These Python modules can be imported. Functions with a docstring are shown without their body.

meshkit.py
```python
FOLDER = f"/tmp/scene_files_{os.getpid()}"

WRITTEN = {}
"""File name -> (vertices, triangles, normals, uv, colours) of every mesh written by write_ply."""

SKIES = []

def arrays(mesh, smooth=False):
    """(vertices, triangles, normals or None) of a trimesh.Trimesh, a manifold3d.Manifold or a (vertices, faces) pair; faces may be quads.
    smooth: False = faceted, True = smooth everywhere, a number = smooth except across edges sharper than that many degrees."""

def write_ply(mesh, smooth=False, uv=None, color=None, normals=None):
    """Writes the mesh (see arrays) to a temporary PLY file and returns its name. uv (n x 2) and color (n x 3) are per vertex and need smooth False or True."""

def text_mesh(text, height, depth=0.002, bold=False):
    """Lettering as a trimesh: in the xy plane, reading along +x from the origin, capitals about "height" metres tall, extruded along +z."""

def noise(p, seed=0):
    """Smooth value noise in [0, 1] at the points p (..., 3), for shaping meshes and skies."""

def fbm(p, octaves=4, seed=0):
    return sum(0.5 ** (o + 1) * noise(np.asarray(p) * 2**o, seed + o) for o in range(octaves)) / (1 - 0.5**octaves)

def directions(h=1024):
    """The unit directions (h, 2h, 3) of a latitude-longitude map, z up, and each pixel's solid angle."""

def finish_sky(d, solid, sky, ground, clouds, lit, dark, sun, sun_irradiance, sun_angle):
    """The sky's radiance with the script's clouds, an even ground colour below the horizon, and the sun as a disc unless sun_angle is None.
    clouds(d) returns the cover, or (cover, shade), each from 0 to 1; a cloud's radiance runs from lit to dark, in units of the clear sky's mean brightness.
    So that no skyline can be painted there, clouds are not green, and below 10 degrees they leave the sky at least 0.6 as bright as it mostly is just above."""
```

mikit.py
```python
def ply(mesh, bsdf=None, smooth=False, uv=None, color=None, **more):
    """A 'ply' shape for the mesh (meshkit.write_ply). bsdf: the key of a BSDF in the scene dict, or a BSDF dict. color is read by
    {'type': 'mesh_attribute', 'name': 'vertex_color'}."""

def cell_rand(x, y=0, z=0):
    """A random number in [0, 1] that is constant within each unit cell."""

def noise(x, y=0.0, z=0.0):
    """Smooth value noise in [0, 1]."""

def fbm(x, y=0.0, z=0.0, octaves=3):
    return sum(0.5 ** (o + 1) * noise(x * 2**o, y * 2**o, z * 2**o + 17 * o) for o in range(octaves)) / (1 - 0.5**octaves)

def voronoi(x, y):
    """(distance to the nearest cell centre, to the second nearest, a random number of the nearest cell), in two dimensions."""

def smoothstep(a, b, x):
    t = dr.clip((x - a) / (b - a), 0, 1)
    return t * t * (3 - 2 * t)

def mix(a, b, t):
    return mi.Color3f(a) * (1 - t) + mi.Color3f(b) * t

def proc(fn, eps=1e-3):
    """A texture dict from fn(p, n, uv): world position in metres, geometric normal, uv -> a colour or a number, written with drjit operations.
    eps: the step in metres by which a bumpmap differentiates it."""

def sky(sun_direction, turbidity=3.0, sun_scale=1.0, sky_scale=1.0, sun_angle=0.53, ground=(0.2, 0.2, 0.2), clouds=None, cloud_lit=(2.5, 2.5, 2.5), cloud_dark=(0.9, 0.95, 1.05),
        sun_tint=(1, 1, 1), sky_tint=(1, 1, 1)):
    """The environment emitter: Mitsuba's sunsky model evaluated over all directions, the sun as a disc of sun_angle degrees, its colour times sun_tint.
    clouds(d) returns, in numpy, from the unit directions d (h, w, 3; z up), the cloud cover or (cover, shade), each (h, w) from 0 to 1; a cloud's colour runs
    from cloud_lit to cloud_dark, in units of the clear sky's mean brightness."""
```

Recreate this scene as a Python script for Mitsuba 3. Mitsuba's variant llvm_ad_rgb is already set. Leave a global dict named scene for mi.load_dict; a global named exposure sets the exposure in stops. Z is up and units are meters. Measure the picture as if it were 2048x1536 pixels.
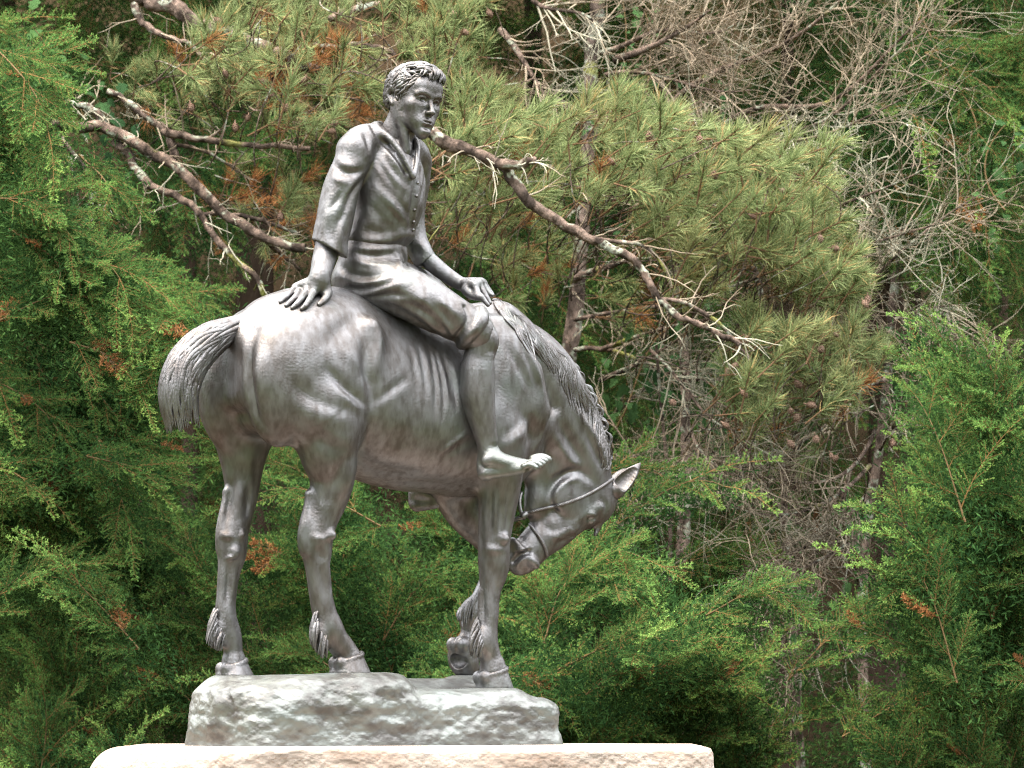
import math, os, random
import numpy as np, trimesh, mitsuba as mi, drjit as dr
import mikit, meshkit
from scipy.spatial import cKDTree
from scipy.interpolate import PchipInterpolator, CubicSpline
from mikit import proc, ply

T4 = mi.ScalarTransform4f
scene, labels = {'type': 'scene'}, {}
DEV = ''

# ------------------------------------------------------------------ camera, sky, exposure
S = 0.00165                       # metres per photograph pixel at the statue
CAM = np.array([0.0, -16.5, 1.62])
TGT = np.array([0.0, 0.0, 2.66])
DIST = float(np.linalg.norm(TGT - CAM))
FW = (TGT - CAM) / DIST
RT = np.array([1.0, 0, 0])
UP = np.cross(RT, FW)
KPX = S / DIST
scene['camera'] = {'type': 'thinlens', 'aperture_radius': 0.011, 'focus_distance': 16.35, 'fov_axis': 'x', 'fov': math.degrees(2 * math.atan(1024 * KPX)),
                   'near_clip': 0.1, 'far_clip': 500.0,
                   'to_world': T4().look_at(origin=CAM.tolist(), target=TGT.tolist(), up=[0, 0, 1])}


def overcast(d):
    z = np.clip(d[..., 2], 0, 1)
    n = meshkit.fbm(d * 2.5 + 3.0) if hasattr(meshkit, 'fbm') else 0.5
    return np.ones(d.shape[:2]), np.clip(1.08 - 1.2 * z + 0.25 * (n - 0.5), 0, 1)


scene['sky'] = mikit.sky([-0.30, -0.16, 1.0], turbidity=4, sun_scale=0.36, sun_angle=36, sun_tint=(1, 0.98, 0.95),
                         clouds=overcast, cloud_lit=(4.2, 4.25, 4.35), cloud_dark=(0.7, 0.72, 0.75))
exposure = 4.42

# ------------------------------------------------------------------ pixel rays and frames (units u: one photograph pixel at the statue)
YAW = math.radians(35)
HC, HS = math.cos(YAW), math.sin(YAW)
HO = np.array([(760 - 1024), 0.0, 0.0])
camU = (CAM - TGT) / S


def ray(px, py):
    d = FW + RT * (px - 1024) * KPX + UP * (768 - py) * KPX
    return d / np.linalg.norm(d)


def at(px, py, y=0.0):
    """the point (in u, about the view's target) where a sight line meets the plane y = const (u)"""
    d = ray(px, py)
    return camU + d * ((y - camU[1]) / d[1])


NL = np.array([-HS, HC, 0.0])      # to the horse's left (away from the camera)
NF = np.array([HC, HS, 0.0])       # the horse's heading


def hor(px, py, Y=0.0):
    """where a sight line meets the plane at Y (u) beside the horse's mid plane"""
    d = ray(px, py)
    return camU + d * ((Y - (camU - HO) @ NL) / (d @ NL))


def world(v):
    return np.asarray(v) * S + TGT


# ------------------------------------------------------------------ sculpting with distance fields
def smin(a, b, k):
    if k <= 0:
        return np.minimum(a, b)
    h = np.maximum(k - np.abs(a - b), 0) / k
    return np.minimum(a, b) - h * h * k * 0.25


class Field:
    def __init__(self, lo, hi, h):
        self.lo, self.h = np.asarray(lo, float), float(h)
        self.n = np.ceil((np.asarray(hi) - lo) / h).astype(int) + 1
        self.d = np.full(self.n, 60.0, np.float32)

    def _sub(self, lo, hi):
        a = np.clip(np.floor((np.asarray(lo) - self.lo) / self.h).astype(int), 0, self.n)
        b = np.clip(np.ceil((np.asarray(hi) - self.lo) / self.h).astype(int) + 1, 0, self.n)
        if np.any(b <= a):
            return None, None
        g = [(self.lo[i] + self.h * np.arange(a[i], b[i])).astype(np.float32) for i in range(3)]
        return tuple(slice(x, y) for x, y in zip(a, b)), (g[0][:, None, None], g[1][None, :, None], g[2][None, None, :])

    def op(self, fn, lo, hi, k, mode):
        m = k + 2.5 * self.h
        sl, g = self._sub(np.asarray(lo) - m, np.asarray(hi) + m)
        if sl is None:
            return
        v = fn(*g)
        cur = self.d[sl]
        if mode == 'add':
            self.d[sl] = smin(cur, v, k)
        else:
            self.d[sl] = -smin(-cur, v, k)

    # primitives ------------------------------------------------
    def cone(self, a, ra, b, rb, k=8, mode='add', flat=None):
        self.chain([(*a, ra), (*b, rb)], k, mode, flat, spline=False)

    def chain(self, pts, k=8, mode='add', flat=None, spline=True, step=6.0):
        P = np.array(pts, float)
        if spline and len(P) > 2:
            t = np.r_[0, np.cumsum(np.linalg.norm(np.diff(P[:, :3], axis=0), axis=1))]
            n = max(len(P), int(t[-1] / step) + 1)
            tt = np.linspace(0, t[-1], n)
            P = np.c_[CubicSpline(t, P[:, :3])(tt), PchipInterpolator(t, P[:, 3])(tt)]
        r = P[:, 3].max()
        ax, f = (np.zeros(3), 1.0) if flat is None else (np.asarray(flat[0], float), flat[1])
        Q = P[:, :3] + (f - 1) * (P[:, :3] @ ax)[:, None] * ax
        segs = list(zip(Q[:-1], P[:-1, 3], Q[1:], P[1:, 3])) if len(P) > 1 else [(Q[0], P[0, 3], Q[0] + 1e-3, P[0, 3])]
        # evaluate segment by segment on local boxes, union inside the chain, then blend once
        lo, hi = (P[:, :3] - P[:, 3:]).min(0), (P[:, :3] + P[:, 3:]).max(0)
        grow = np.abs(ax) * max(0, 1 / f - 1) * r
        lo, hi = lo - grow, hi + grow
        m = k + 2.5 * self.h
        sl, g = self._sub(lo - m, hi + m)
        if sl is None:
            return
        shape = [s.stop - s.start for s in sl]
        out = np.full(shape, 60.0, np.float32)
        base = [s.start for s in sl]
        for i, (a, ra, b, rb) in enumerate(segs):
            pa, pb = P[i, :3], P[min(i + 1, len(P) - 1), :3]
            l2 = np.minimum(pa - ra, pb - rb) - m - grow
            h2 = np.maximum(pa + ra, pb + rb) + m + grow
            s2, gg = self._sub(l2, h2)
            if s2 is None:
                continue
            x, y, z = gg
            if f != 1.0:
                dt = (x * ax[0] + y * ax[1] + z * ax[2]) * (f - 1)
                x, y, z = x + dt * ax[0], y + dt * ax[1], z + dt * ax[2]
            ba = (b - a).astype(np.float32)
            l = max(float(ba @ ba), 1e-6)
            px, py_, pz = x - a[0], y - a[1], z - a[2]
            t = np.clip((px * ba[0] + py_ * ba[1] + pz * ba[2]) / l, 0, 1)
            # tilt correction of a cone's nearest point is left out: limbs taper slowly
            d = np.sqrt((px - t * ba[0]) ** 2 + (py_ - t * ba[1]) ** 2 + (pz - t * ba[2]) ** 2) - (ra + (rb - ra) * t)
            o = tuple(slice(s.start - q, s.stop - q) for s, q in zip(s2, base))
            out[o] = np.minimum(out[o], d / max(1 + 0.35 * (f - 1), 0.8))
        cur = self.d[sl]
        self.d[sl] = smin(cur, out, k) if mode == 'add' else -smin(-cur, out, k)

    def ell(self, c, rad, R=None, k=8, mode='add'):
        R = np.eye(3) if R is None else np.asarray(R, float)      # rows are the axes
        rad = np.asarray(rad, float)
        ext = np.sqrt(((R * rad[:, None]) ** 2).sum(0))

        def fn(x, y, z):
            p = [x - c[0], y - c[1], z - c[2]]
            q = [R[i, 0] * p[0] + R[i, 1] * p[1] + R[i, 2] * p[2] for i in range(3)]
            k0 = np.sqrt(sum((q[i] / rad[i]) ** 2 for i in range(3)))
            k1 = np.sqrt(sum((q[i] / rad[i] ** 2) ** 2 for i in range(3))) + 1e-6
            return (k0 * (k0 - 1) / k1).astype(np.float32)
        self.op(fn, c - ext, c + ext, k, mode)

    def mesh(self, smooth=3):
        d, n = self.d, self.n
        s = d < 0
        cells = np.zeros(n - 1, bool)
        c8 = [s[i:n[0] - 1 + i, j:n[1] - 1 + j, k:n[2] - 1 + k] for i in (0, 1) for j in (0, 1) for k in (0, 1)]
        any_, all_ = c8[0].copy(), c8[0].copy()
        for c in c8[1:]:
            any_ |= c
            all_ &= c
        cells = any_ & ~all_
        idx = np.full(n - 1, -1, np.int64)
        ijk = np.argwhere(cells)
        idx[tuple(ijk.T)] = np.arange(len(ijk))
        val = np.stack([d[ijk[:, 0] + i, ijk[:, 1] + j, ijk[:, 2] + k] for i in (0, 1) for j in (0, 1) for k in (0, 1)], 1)
        off = np.array([(i, j, k) for i in (0, 1) for j in (0, 1) for k in (0, 1)], float)
        acc, cnt = np.zeros((len(ijk), 3)), np.zeros(len(ijk))
        for a in range(8):
            for b in range(a + 1, 8):
                if np.abs(off[a] - off[b]).sum() != 1:
                    continue
                va, vb = val[:, a], val[:, b]
                x = (va < 0) != (vb < 0)
                t = va[x] / (va[x] - vb[x])
                acc[x] += off[a] + (off[b] - off[a]) * t[:, None]
                cnt[x] += 1
        v = self.lo + (ijk + acc / np.maximum(cnt, 1)[:, None]) * self.h
        faces = []
        for ax in range(3):
            o = [0, 0, 0]
            o[ax] = 1
            A = s[:n[0] - o[0], :n[1] - o[1], :n[2] - o[2]]
            B = s[o[0]:, o[1]:, o[2]:]
            e = np.argwhere(A != B)
            u_, w_ = (ax + 1) % 3, (ax + 2) % 3
            ok = (e[:, u_] > 0) & (e[:, w_] > 0) & (e[:, u_] < n[u_] - 1) & (e[:, w_] < n[w_] - 1)
            e = e[ok]
            q = []
            for du, dw in ((0, 0), (-1, 0), (-1, -1), (0, -1)):
                c = e.copy()
                c[:, u_] += du
                c[:, w_] += dw
                q.append(idx[tuple(c.T)])
            q = np.stack(q, 1)
            inside = A[tuple(e.T)]
            q[~inside] = q[~inside][:, ::-1]
            faces.append(q[(q >= 0).all(1)])
        f = np.vstack(faces)
        f = np.vstack([f[:, [0, 1, 2]], f[:, [0, 2, 3]]])
        m = trimesh.Trimesh(v, f, process=False)
        return relax(m, smooth)


def relax(m, it, lam=0.5, mu=-0.53):
    if not it:
        return m
    from scipy.sparse import coo_matrix, diags
    n = len(m.vertices)
    f = m.faces
    i = np.r_[f[:, 0], f[:, 1], f[:, 2], f[:, 1], f[:, 2], f[:, 0]]
    j = np.r_[f[:, 1], f[:, 2], f[:, 0], f[:, 0], f[:, 1], f[:, 2]]
    A = coo_matrix((np.ones(len(i)), (i, j)), (n, n)).tocsr()
    A.data[:] = 1
    L = diags(1 / np.maximum(np.asarray(A.sum(1)).ravel(), 1)) @ A
    v = np.array(m.vertices)
    for _ in range(it):
        for c in (lam, mu):
            v = v + c * (L @ v - v)
    return trimesh.Trimesh(v, f, process=False)


def cast(m, pts, step=2.5):
    """carries a stroke drawn along sight lines onto the mesh: the points of its surface (u) under the stroke"""
    P = np.array(pts, float)
    if len(P) > 2:
        t = np.r_[0, np.cumsum(np.linalg.norm(np.diff(P, axis=0), axis=1))]
        tt = np.linspace(0, t[-1], max(4, int(t[-1] / step)))
        P = np.c_[CubicSpline(t, P[:, 0])(tt), CubicSpline(t, P[:, 1])(tt)]
    elif len(P) == 2:
        tt = np.linspace(0, 1, max(3, int(np.linalg.norm(P[1] - P[0]) / step)))
        P = P[0] + (P[1] - P[0]) * tt[:, None]
    d = np.array([ray(*p) for p in P])
    hit, ri, _ = m.ray.intersects_location(np.repeat(camU[None], len(d), 0), d, multiple_hits=False)
    o = np.argsort(ri)
    hit = hit[o]
    if len(hit) > 6:
        k = np.ones(5) / 5
        hit = np.stack([np.convolve(np.pad(hit[:, i], 2, 'edge'), k, 'valid') for i in range(3)], 1)
    return hit, ri[o] / max(len(P) - 1, 1)


def surf(m, px, py, lift=0.0):
    """the first point of the mesh on a sight line, lifted off it (u)"""
    d = ray(px, py)
    hit, _, _ = m.ray.intersects_location(camU[None], d[None], multiple_hits=False)
    return hit[0] - d * lift


def carve(m, strokes):
    """strokes: (pixel polyline, amount in u, width in u[, taper]); positive raises a ridge, negative cuts a crease"""
    v = np.array(m.vertices)
    n = np.array(m.vertex_normals)
    tree = cKDTree(v)
    disp = np.zeros(len(v))
    for st in strokes:
        pts, amt, w = st[:3]
        hp, t = cast(m, pts, 1.5)
        w = w * 1.25
        if not len(hp):
            continue
        best = {}
        near = tree.query_ball_point(hp, 2.6 * w)
        ids = np.unique(np.concatenate([np.asarray(x, int) for x in near])) if len(near) else []
        if not len(ids):
            continue
        kt = cKDTree(hp)
        dd, wh = kt.query(v[ids])
        tt = t[wh].astype(float)
        if len(hp) > 1:
            for o in (-1, 0):
                ia = np.clip(wh + o, 0, len(hp) - 2)
                ab = hp[ia + 1] - hp[ia]
                w_ = np.clip(((v[ids] - hp[ia]) * ab).sum(1) / np.maximum((ab * ab).sum(1), 1e-9), 0, 1)
                d2 = np.linalg.norm(v[ids] - hp[ia] - ab * w_[:, None], axis=1)
                tt = np.where(d2 < dd, t[ia] + (t[ia + 1] - t[ia]) * w_, tt)
                dd = np.minimum(dd, d2)
        tap = np.sin(np.clip(tt, 0.0, 1.0) * math.pi) ** 1.1 if len(st) < 4 else np.ones(len(ids)) if st[3] == 0 else 1 - tt if st[3] > 0 else tt
        disp[ids] += amt * np.exp(-(dd / w) ** 2) * (0.02 + 0.98 * tap)
    return trimesh.Trimesh(v + n * disp[:, None], m.faces, process=False)


def tube(pts, radii, sides=6, flat=None, cap=True):
    """a tapered tube through points (n,3)"""
    p = np.asarray(pts, float)
    r = np.broadcast_to(np.asarray(radii, float), (len(p),))
    t = np.gradient(p, axis=0)
    t /= np.linalg.norm(t, axis=1, keepdims=True) + 1e-12
    up = np.array([0.31, 0.17, 0.93]) if abs(t[0] @ [0.31, 0.17, 0.93]) < 0.9 else np.array([1.0, 0.1, 0])
    a = np.cross(t, up)
    a /= np.linalg.norm(a, axis=1, keepdims=True) + 1e-12
    b = np.cross(t, a)
    an = np.arange(sides) * 2 * math.pi / sides
    v = p[:, None] + r[:, None, None] * (np.cos(an)[None, :, None] * a[:, None] + np.sin(an)[None, :, None] * b[:, None])
    v = v.reshape(-1, 3)
    i, j = np.meshgrid(np.arange(len(p) - 1), np.arange(sides), indexing='ij')
    q = np.stack([i * sides + j, i * sides + (j + 1) % sides, (i + 1) * sides + (j + 1) % sides, (i + 1) * sides + j], -1).reshape(-1, 4)
    f = np.vstack([q[:, [0, 1, 2]], q[:, [0, 2, 3]]])
    if cap:
        v = np.vstack([v, p[:1], p[-1:]])
        k = np.arange(sides)
        a0 = np.stack([np.full(sides, len(v) - 2), (k + 1) % sides, k], 1)
        e = (len(p) - 1) * sides
        a1 = np.stack([np.full(sides, len(v) - 1), e + k, e + (k + 1) % sides], 1)
        f = np.vstack([f, a0, a1])
    return v, f


def join(parts):
    vs, fs, n = [], [], 0
    for v, f in parts:
        vs.append(np.asarray(v))
        fs.append(np.asarray(f) + n)
        n += len(v)
    return trimesh.Trimesh(np.vstack(vs), np.vstack(fs), process=False)


def numbered(name, parent=''):
    key = parent + ('__' if parent else '') + name
    if key not in scene and key not in labels:
        return key
    i = 1
    while f'{key}_{i:03d}' in scene or f'{key}_{i:03d}' in labels:
        i += 1
    return f'{key}_{i:03d}'


def put(name, m, bsdf, parent='', smooth=True, label=None, units='u', **kw):
    """one entry of the scene; meshes in u are scaled and moved to their place in metres"""
    key = numbered(name, parent)
    if units == 'u':
        m = trimesh.Trimesh(world(m.vertices), m.faces, process=False)
    scene[key] = ply(m, bsdf, smooth=smooth, **kw)
    if label:
        labels[key] = {'label': label}
    return key


def spl(pts, n):
    P = np.array(pts, float)
    t = np.r_[0, np.cumsum(np.linalg.norm(np.diff(P[:, :3], axis=0), axis=1))]
    return CubicSpline(t, P)(np.linspace(0, t[-1], n))


# ------------------------------------------------------------------ materials
f3 = mi.Color3f


FOOT = world(at(1035, 928, -46))      # verdigris where rain drips off the bare foot


def bronze_col(p, n, uv):
    a = mikit.fbm(p.x * 8, p.y * 8, p.z * 5, 4)
    b = mikit.fbm(p.x * 70, p.y * 70, p.z * 22, 3)
    c = mikit.mix((0.074, 0.066, 0.062), (0.150, 0.148, 0.153), mikit.smoothstep(0.25, 0.75, a * 0.5 + b * 0.5))
    g = mikit.smoothstep(0.56, 0.76, mikit.fbm(p.x * 12 + 40, p.y * 12, p.z * 9, 3))
    c = mikit.mix(c, (0.115, 0.13, 0.122), g * 0.4)
    fd = dr.sqrt(dr.square(p.x - FOOT[0]) + dr.square(p.y - FOOT[1]) + dr.square((p.z - FOOT[2]) * 1.4))
    c = mikit.mix(c, (0.18, 0.22, 0.195), mikit.smoothstep(0.17, 0.08, fd + (b - 0.5) * 0.14) * 0.32)
    return mikit.mix(c, (0.034, 0.025, 0.021), mikit.smoothstep(0.6, 0.8, mikit.fbm(p.x * 34 + 11, p.y * 34, p.z * 9, 3)) * 0.35)


def bronze_rough(p, n, uv):
    return 0.38 + 0.20 * mikit.fbm(p.x * 18, p.y * 18, p.z * 18, 3)


def bronze_bump(p, n, uv):
    return mikit.fbm(p.x * 170, p.y * 170, p.z * 170, 3)


scene['bronze'] = {'type': 'twosided', 'b': {'type': 'bumpmap', 't': proc(bronze_bump, eps=2e-3), 'scale': 0.0011,
    'b': {'type': 'principled', 'base_color': proc(bronze_col), 'metallic': 0.88, 'roughness': proc(bronze_rough), 'specular': 0.6, 'clearcoat': 0.25, 'clearcoat_gloss': 0.4}}}


def rock_col(p, n, uv):
    a = mikit.fbm(p.x * 7, p.y * 7, p.z * 12, 4)
    b = mikit.fbm(p.x * 34, p.y * 34, p.z * 50, 3)
    c = mikit.mix((0.062, 0.059, 0.055), (0.165, 0.175, 0.165), mikit.smoothstep(0.28, 0.7, a * 0.55 + b * 0.45))
    g = mikit.smoothstep(0.5, 0.72, mikit.fbm(p.x * 10 + 40, p.y * 10, p.z * 14, 3))
    return mikit.mix(c, (0.15, 0.168, 0.158), g * 0.6)


def rock_bump(p, n, uv):
    return mikit.fbm(p.x * 45, p.y * 45, p.z * 60, 4)


scene['bronze_rock'] = {'type': 'twosided', 'b': {'type': 'bumpmap', 't': proc(rock_bump, eps=2e-3), 'scale': 0.005,
    'b': {'type': 'principled', 'base_color': proc(rock_col), 'metallic': 0.5, 'roughness': 0.42, 'specular': 0.5}}}


def granite_col(p, n, uv):
    big = mikit.fbm(p.x * 4, p.y * 4, p.z * 6, 4)
    spk = mikit.noise(p.x * 420, p.y * 420, p.z * 420)
    sp2 = mikit.noise(p.x * 170 + 5, p.y * 170, p.z * 170)
    c = mikit.mix((0.25, 0.20, 0.168), (0.36, 0.315, 0.28), mikit.smoothstep(0.35, 0.65, big))
    c = mikit.mix(c, (0.12, 0.09, 0.08), mikit.smoothstep(0.72, 0.85, spk) * 0.6)
    c = mikit.mix(c, (0.25, 0.16, 0.115), mikit.smoothstep(0.66, 0.85, sp2) * 0.5)
    return mikit.mix(c, (0.17, 0.11, 0.075), mikit.smoothstep(0.6, 0.8, mikit.fbm(p.x * 11 + 7, p.y * 11, p.z * 9, 4)) * 0.45)


scene['granite'] = {'type': 'twosided', 'b': {'type': 'bumpmap', 't': proc(lambda p, n, uv: mikit.fbm(p.x * 60, p.y * 60, p.z * 60, 3), eps=2e-3), 'scale': 0.008,
    'b': {'type': 'diffuse', 'reflectance': proc(granite_col)}}}

# ------------------------------------------------------------------ vegetation: pieces
def W(px, py, y):
    """metres: the point of a sight line at the depth y (m) behind the statue"""
    return world(at(px, py, y / S))


def kites(base, tip, width, rg):
    """flat tapering blades from base to tip (n,3): vertices, faces"""
    d = tip - base
    s = np.cross(d, rg.normal(size=d.shape))
    s /= np.linalg.norm(s, axis=1, keepdims=True) + 1e-12
    s *= np.broadcast_to(width, (len(d),))[:, None] / 2
    m = base + d * 0.45
    v = np.stack([base, m + s, tip, m - s], 1)
    n = len(d)
    f = np.arange(n)[:, None, None] * 4 + np.array([[0, 1, 2], [0, 2, 3]])[None]
    return v.reshape(-1, 3), f.reshape(-1, 3)


def cedar_spray(seed, L=0.30, lead=False):
    rg = np.random.default_rng(seed)
    n = 20
    t = np.linspace(0, 1, n)
    bend = rg.uniform(-0.45, -0.1) if lead else rg.uniform(-0.25, 0.05)
    ax = np.stack([t * L, rg.uniform(-.12, .12) * L * t ** 2, bend * L * t ** 2], 1)
    B, Tp, U = [], [], []
    tw = [tube(ax[::3], np.linspace(0.0026, 0.0008, len(ax[::3])), 3, cap=False)]
    for i in range(2, n):
        for sd in (-1, 1):
            if rg.random() < 0.12:
                continue
            ln = L * ((0.17 * (1 - t[i]) + 0.07) if lead else (0.42 * (1 - t[i]) ** 0.8 + 0.09)) * rg.uniform(0.6, 1.15)
            an = math.radians(rg.uniform(32, 58))
            dr_ = np.array([math.cos(an), sd * math.sin(an), rg.normal(0, .28)])
            m = max(4, int(ln / 0.0085))
            u = (np.arange(m) + 0.5) / m
            curl = np.array([0.5, 0, -0.15])
            q = ax[i] + ln * (u[:, None] * dr_ + 0.28 * u[:, None] ** 2 * curl)
            for j in range(m):
                k = 3
                for _ in range(k):
                    dd = dr_ * 0.75 + rg.normal(0, .55, 3)
                    dd /= np.linalg.norm(dd)
                    l2 = rg.uniform(0.011, 0.024) * (1.1 - 0.45 * u[j])
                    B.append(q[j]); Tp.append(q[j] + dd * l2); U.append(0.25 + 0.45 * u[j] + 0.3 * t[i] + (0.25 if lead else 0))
            tw.append(tube(np.stack([ax[i], q[-1]]), [0.0013, 0.0006], 3, cap=False))
    B, Tp, U = np.array(B), np.array(Tp), np.array(U)
    v, f = kites(B, Tp, rg.uniform(0.0034, 0.0056, len(B)), rg)
    uv = np.stack([np.repeat(np.clip(U, 0.02, 1), 4), np.repeat(rg.random(len(B)), 4)], 1)
    uv[2::4, 0] += 0.18
    for a, b in tw:
        f = np.vstack([f, b + len(v)])
        v = np.vstack([v, a])
        uv = np.vstack([uv, np.tile([[-1.0, 0.5]], (len(a), 1))])
    return trimesh.Trimesh(v, f, process=False), uv


def needle_tuft(seed, n=78, L=0.078):
    rg = np.random.default_rng(seed)
    s = rg.random(n) ** 0.8 * 0.085
    an = np.radians(rg.uniform(14, 66, n) * (1.15 - 0.5 * s / 0.085))
    ph = rg.uniform(0, 2 * math.pi, n)
    d = np.stack([np.cos(an), np.sin(an) * np.cos(ph), np.sin(an) * np.sin(ph)], 1)
    B = np.stack([s, np.zeros(n), np.zeros(n)], 1)
    ln = L * rg.uniform(0.7, 1.15, n)
    mid = B + d * (ln * 0.55)[:, None]
    tip = B + d * ln[:, None] + rg.normal(0, 0.006, (n, 3)) + np.array([0, 0, -0.004])
    side = np.cross(d, rg.normal(size=(n, 3)))
    side /= np.linalg.norm(side, axis=1, keepdims=True)
    w = side * 0.00115
    v = np.stack([B + w, B - w, mid + w, mid - w, tip], 1).reshape(-1, 3)
    f = (np.arange(n)[:, None, None] * 5 + np.array([[0, 1, 3], [0, 3, 2], [2, 3, 4]])[None]).reshape(-1, 3)
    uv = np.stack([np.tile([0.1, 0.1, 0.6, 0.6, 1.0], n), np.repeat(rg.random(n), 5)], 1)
    a, b = tube(np.array([[-0.06, 0, 0], [0, 0, 0], [0.08, 0, 0], [0.098, 0, 0]]), [0.003, 0.0028, 0.0026, 0.0006], 5, cap=False)
    f = np.vstack([f, b + len(v)])
    v = np.vstack([v, a])
    uv = np.vstack([uv, np.tile([[-1.0, 0.5]], (len(a), 1))])
    return trimesh.Trimesh(v, f, process=False), uv


def pine_cone(seed):
    rg = np.random.default_rng(seed)
    parts = []
    c = trimesh.creation.icosphere(1, 1.0)
    c.vertices = c.vertices * [0.022, 0.0145, 0.0145] + [0.024, 0, 0]
    parts.append((c.vertices, c.faces))
    for i in range(46):
        t = (i + .5) / 46
        r = 0.0175 * math.sin(math.pi * (0.1 + 0.86 * t)) ** 0.8
        a = i * 2.39996
        o = np.array([0.002 + 0.043 * t, r * math.cos(a), r * math.sin(a)])
        out = np.array([0.35, math.cos(a), math.sin(a)])
        sd = np.array([0, -math.sin(a), math.cos(a)])
        q = np.array([o - out * .004 - sd * .0036, o - out * .004 + sd * .0036, o + out * .0035 + sd * .0034 + [.003, 0, 0], o + out * .0035 - sd * .0034 + [.003, 0, 0], o + out * .005 + [.001, 0, 0]])
        parts.append((q, np.array([[0, 1, 2], [0, 2, 3], [3, 2, 4]])))
    parts.append(tube(np.array([[-.012, 0, .002], [0.004, 0, 0]]), .003, 5))
    return join(parts)


def leaf_mesh(seed, L=0.07, lobed=False):
    rg = np.random.default_rng(seed)
    n = 7
    t = np.linspace(0, 1, n)
    w = 0.5 * L * np.sin(np.pi * t ** 0.75) ** 0.9 * (0.62 if not lobed else 0.9)
    if lobed:
        w[2] *= 0.55; w[4] *= 0.6
    fold = 0.25
    z = -0.25 * L * t ** 2
    c = np.stack([t * L, 0 * t, z], 1)
    l = c + np.stack([0 * t, w, fold * w], 1)
    r = c + np.stack([0 * t, -w, fold * w], 1)
    v = np.vstack([c, l, r])
    f = []
    for i in range(n - 1):
        f += [[i, i + 1, n + i + 1], [i, n + i + 1, n + i], [i + 1, i, 2 * n + i], [i + 1, 2 * n + i, 2 * n + i + 1]]
    a, b = tube(np.array([[-.025, 0, .004], [0, 0, 0]]), .0012, 4, cap=False)
    return trimesh.Trimesh(np.vstack([v, a]), np.vstack([np.array(f), b + len(v)]), process=False)


def leaf_bsdf(fn, trans=0.8, rough=0.5):
    return {'type': 'principledthin', 'base_color': proc(fn), 'roughness': rough, 'diff_trans': trans, 'eta': 1.4}


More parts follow.
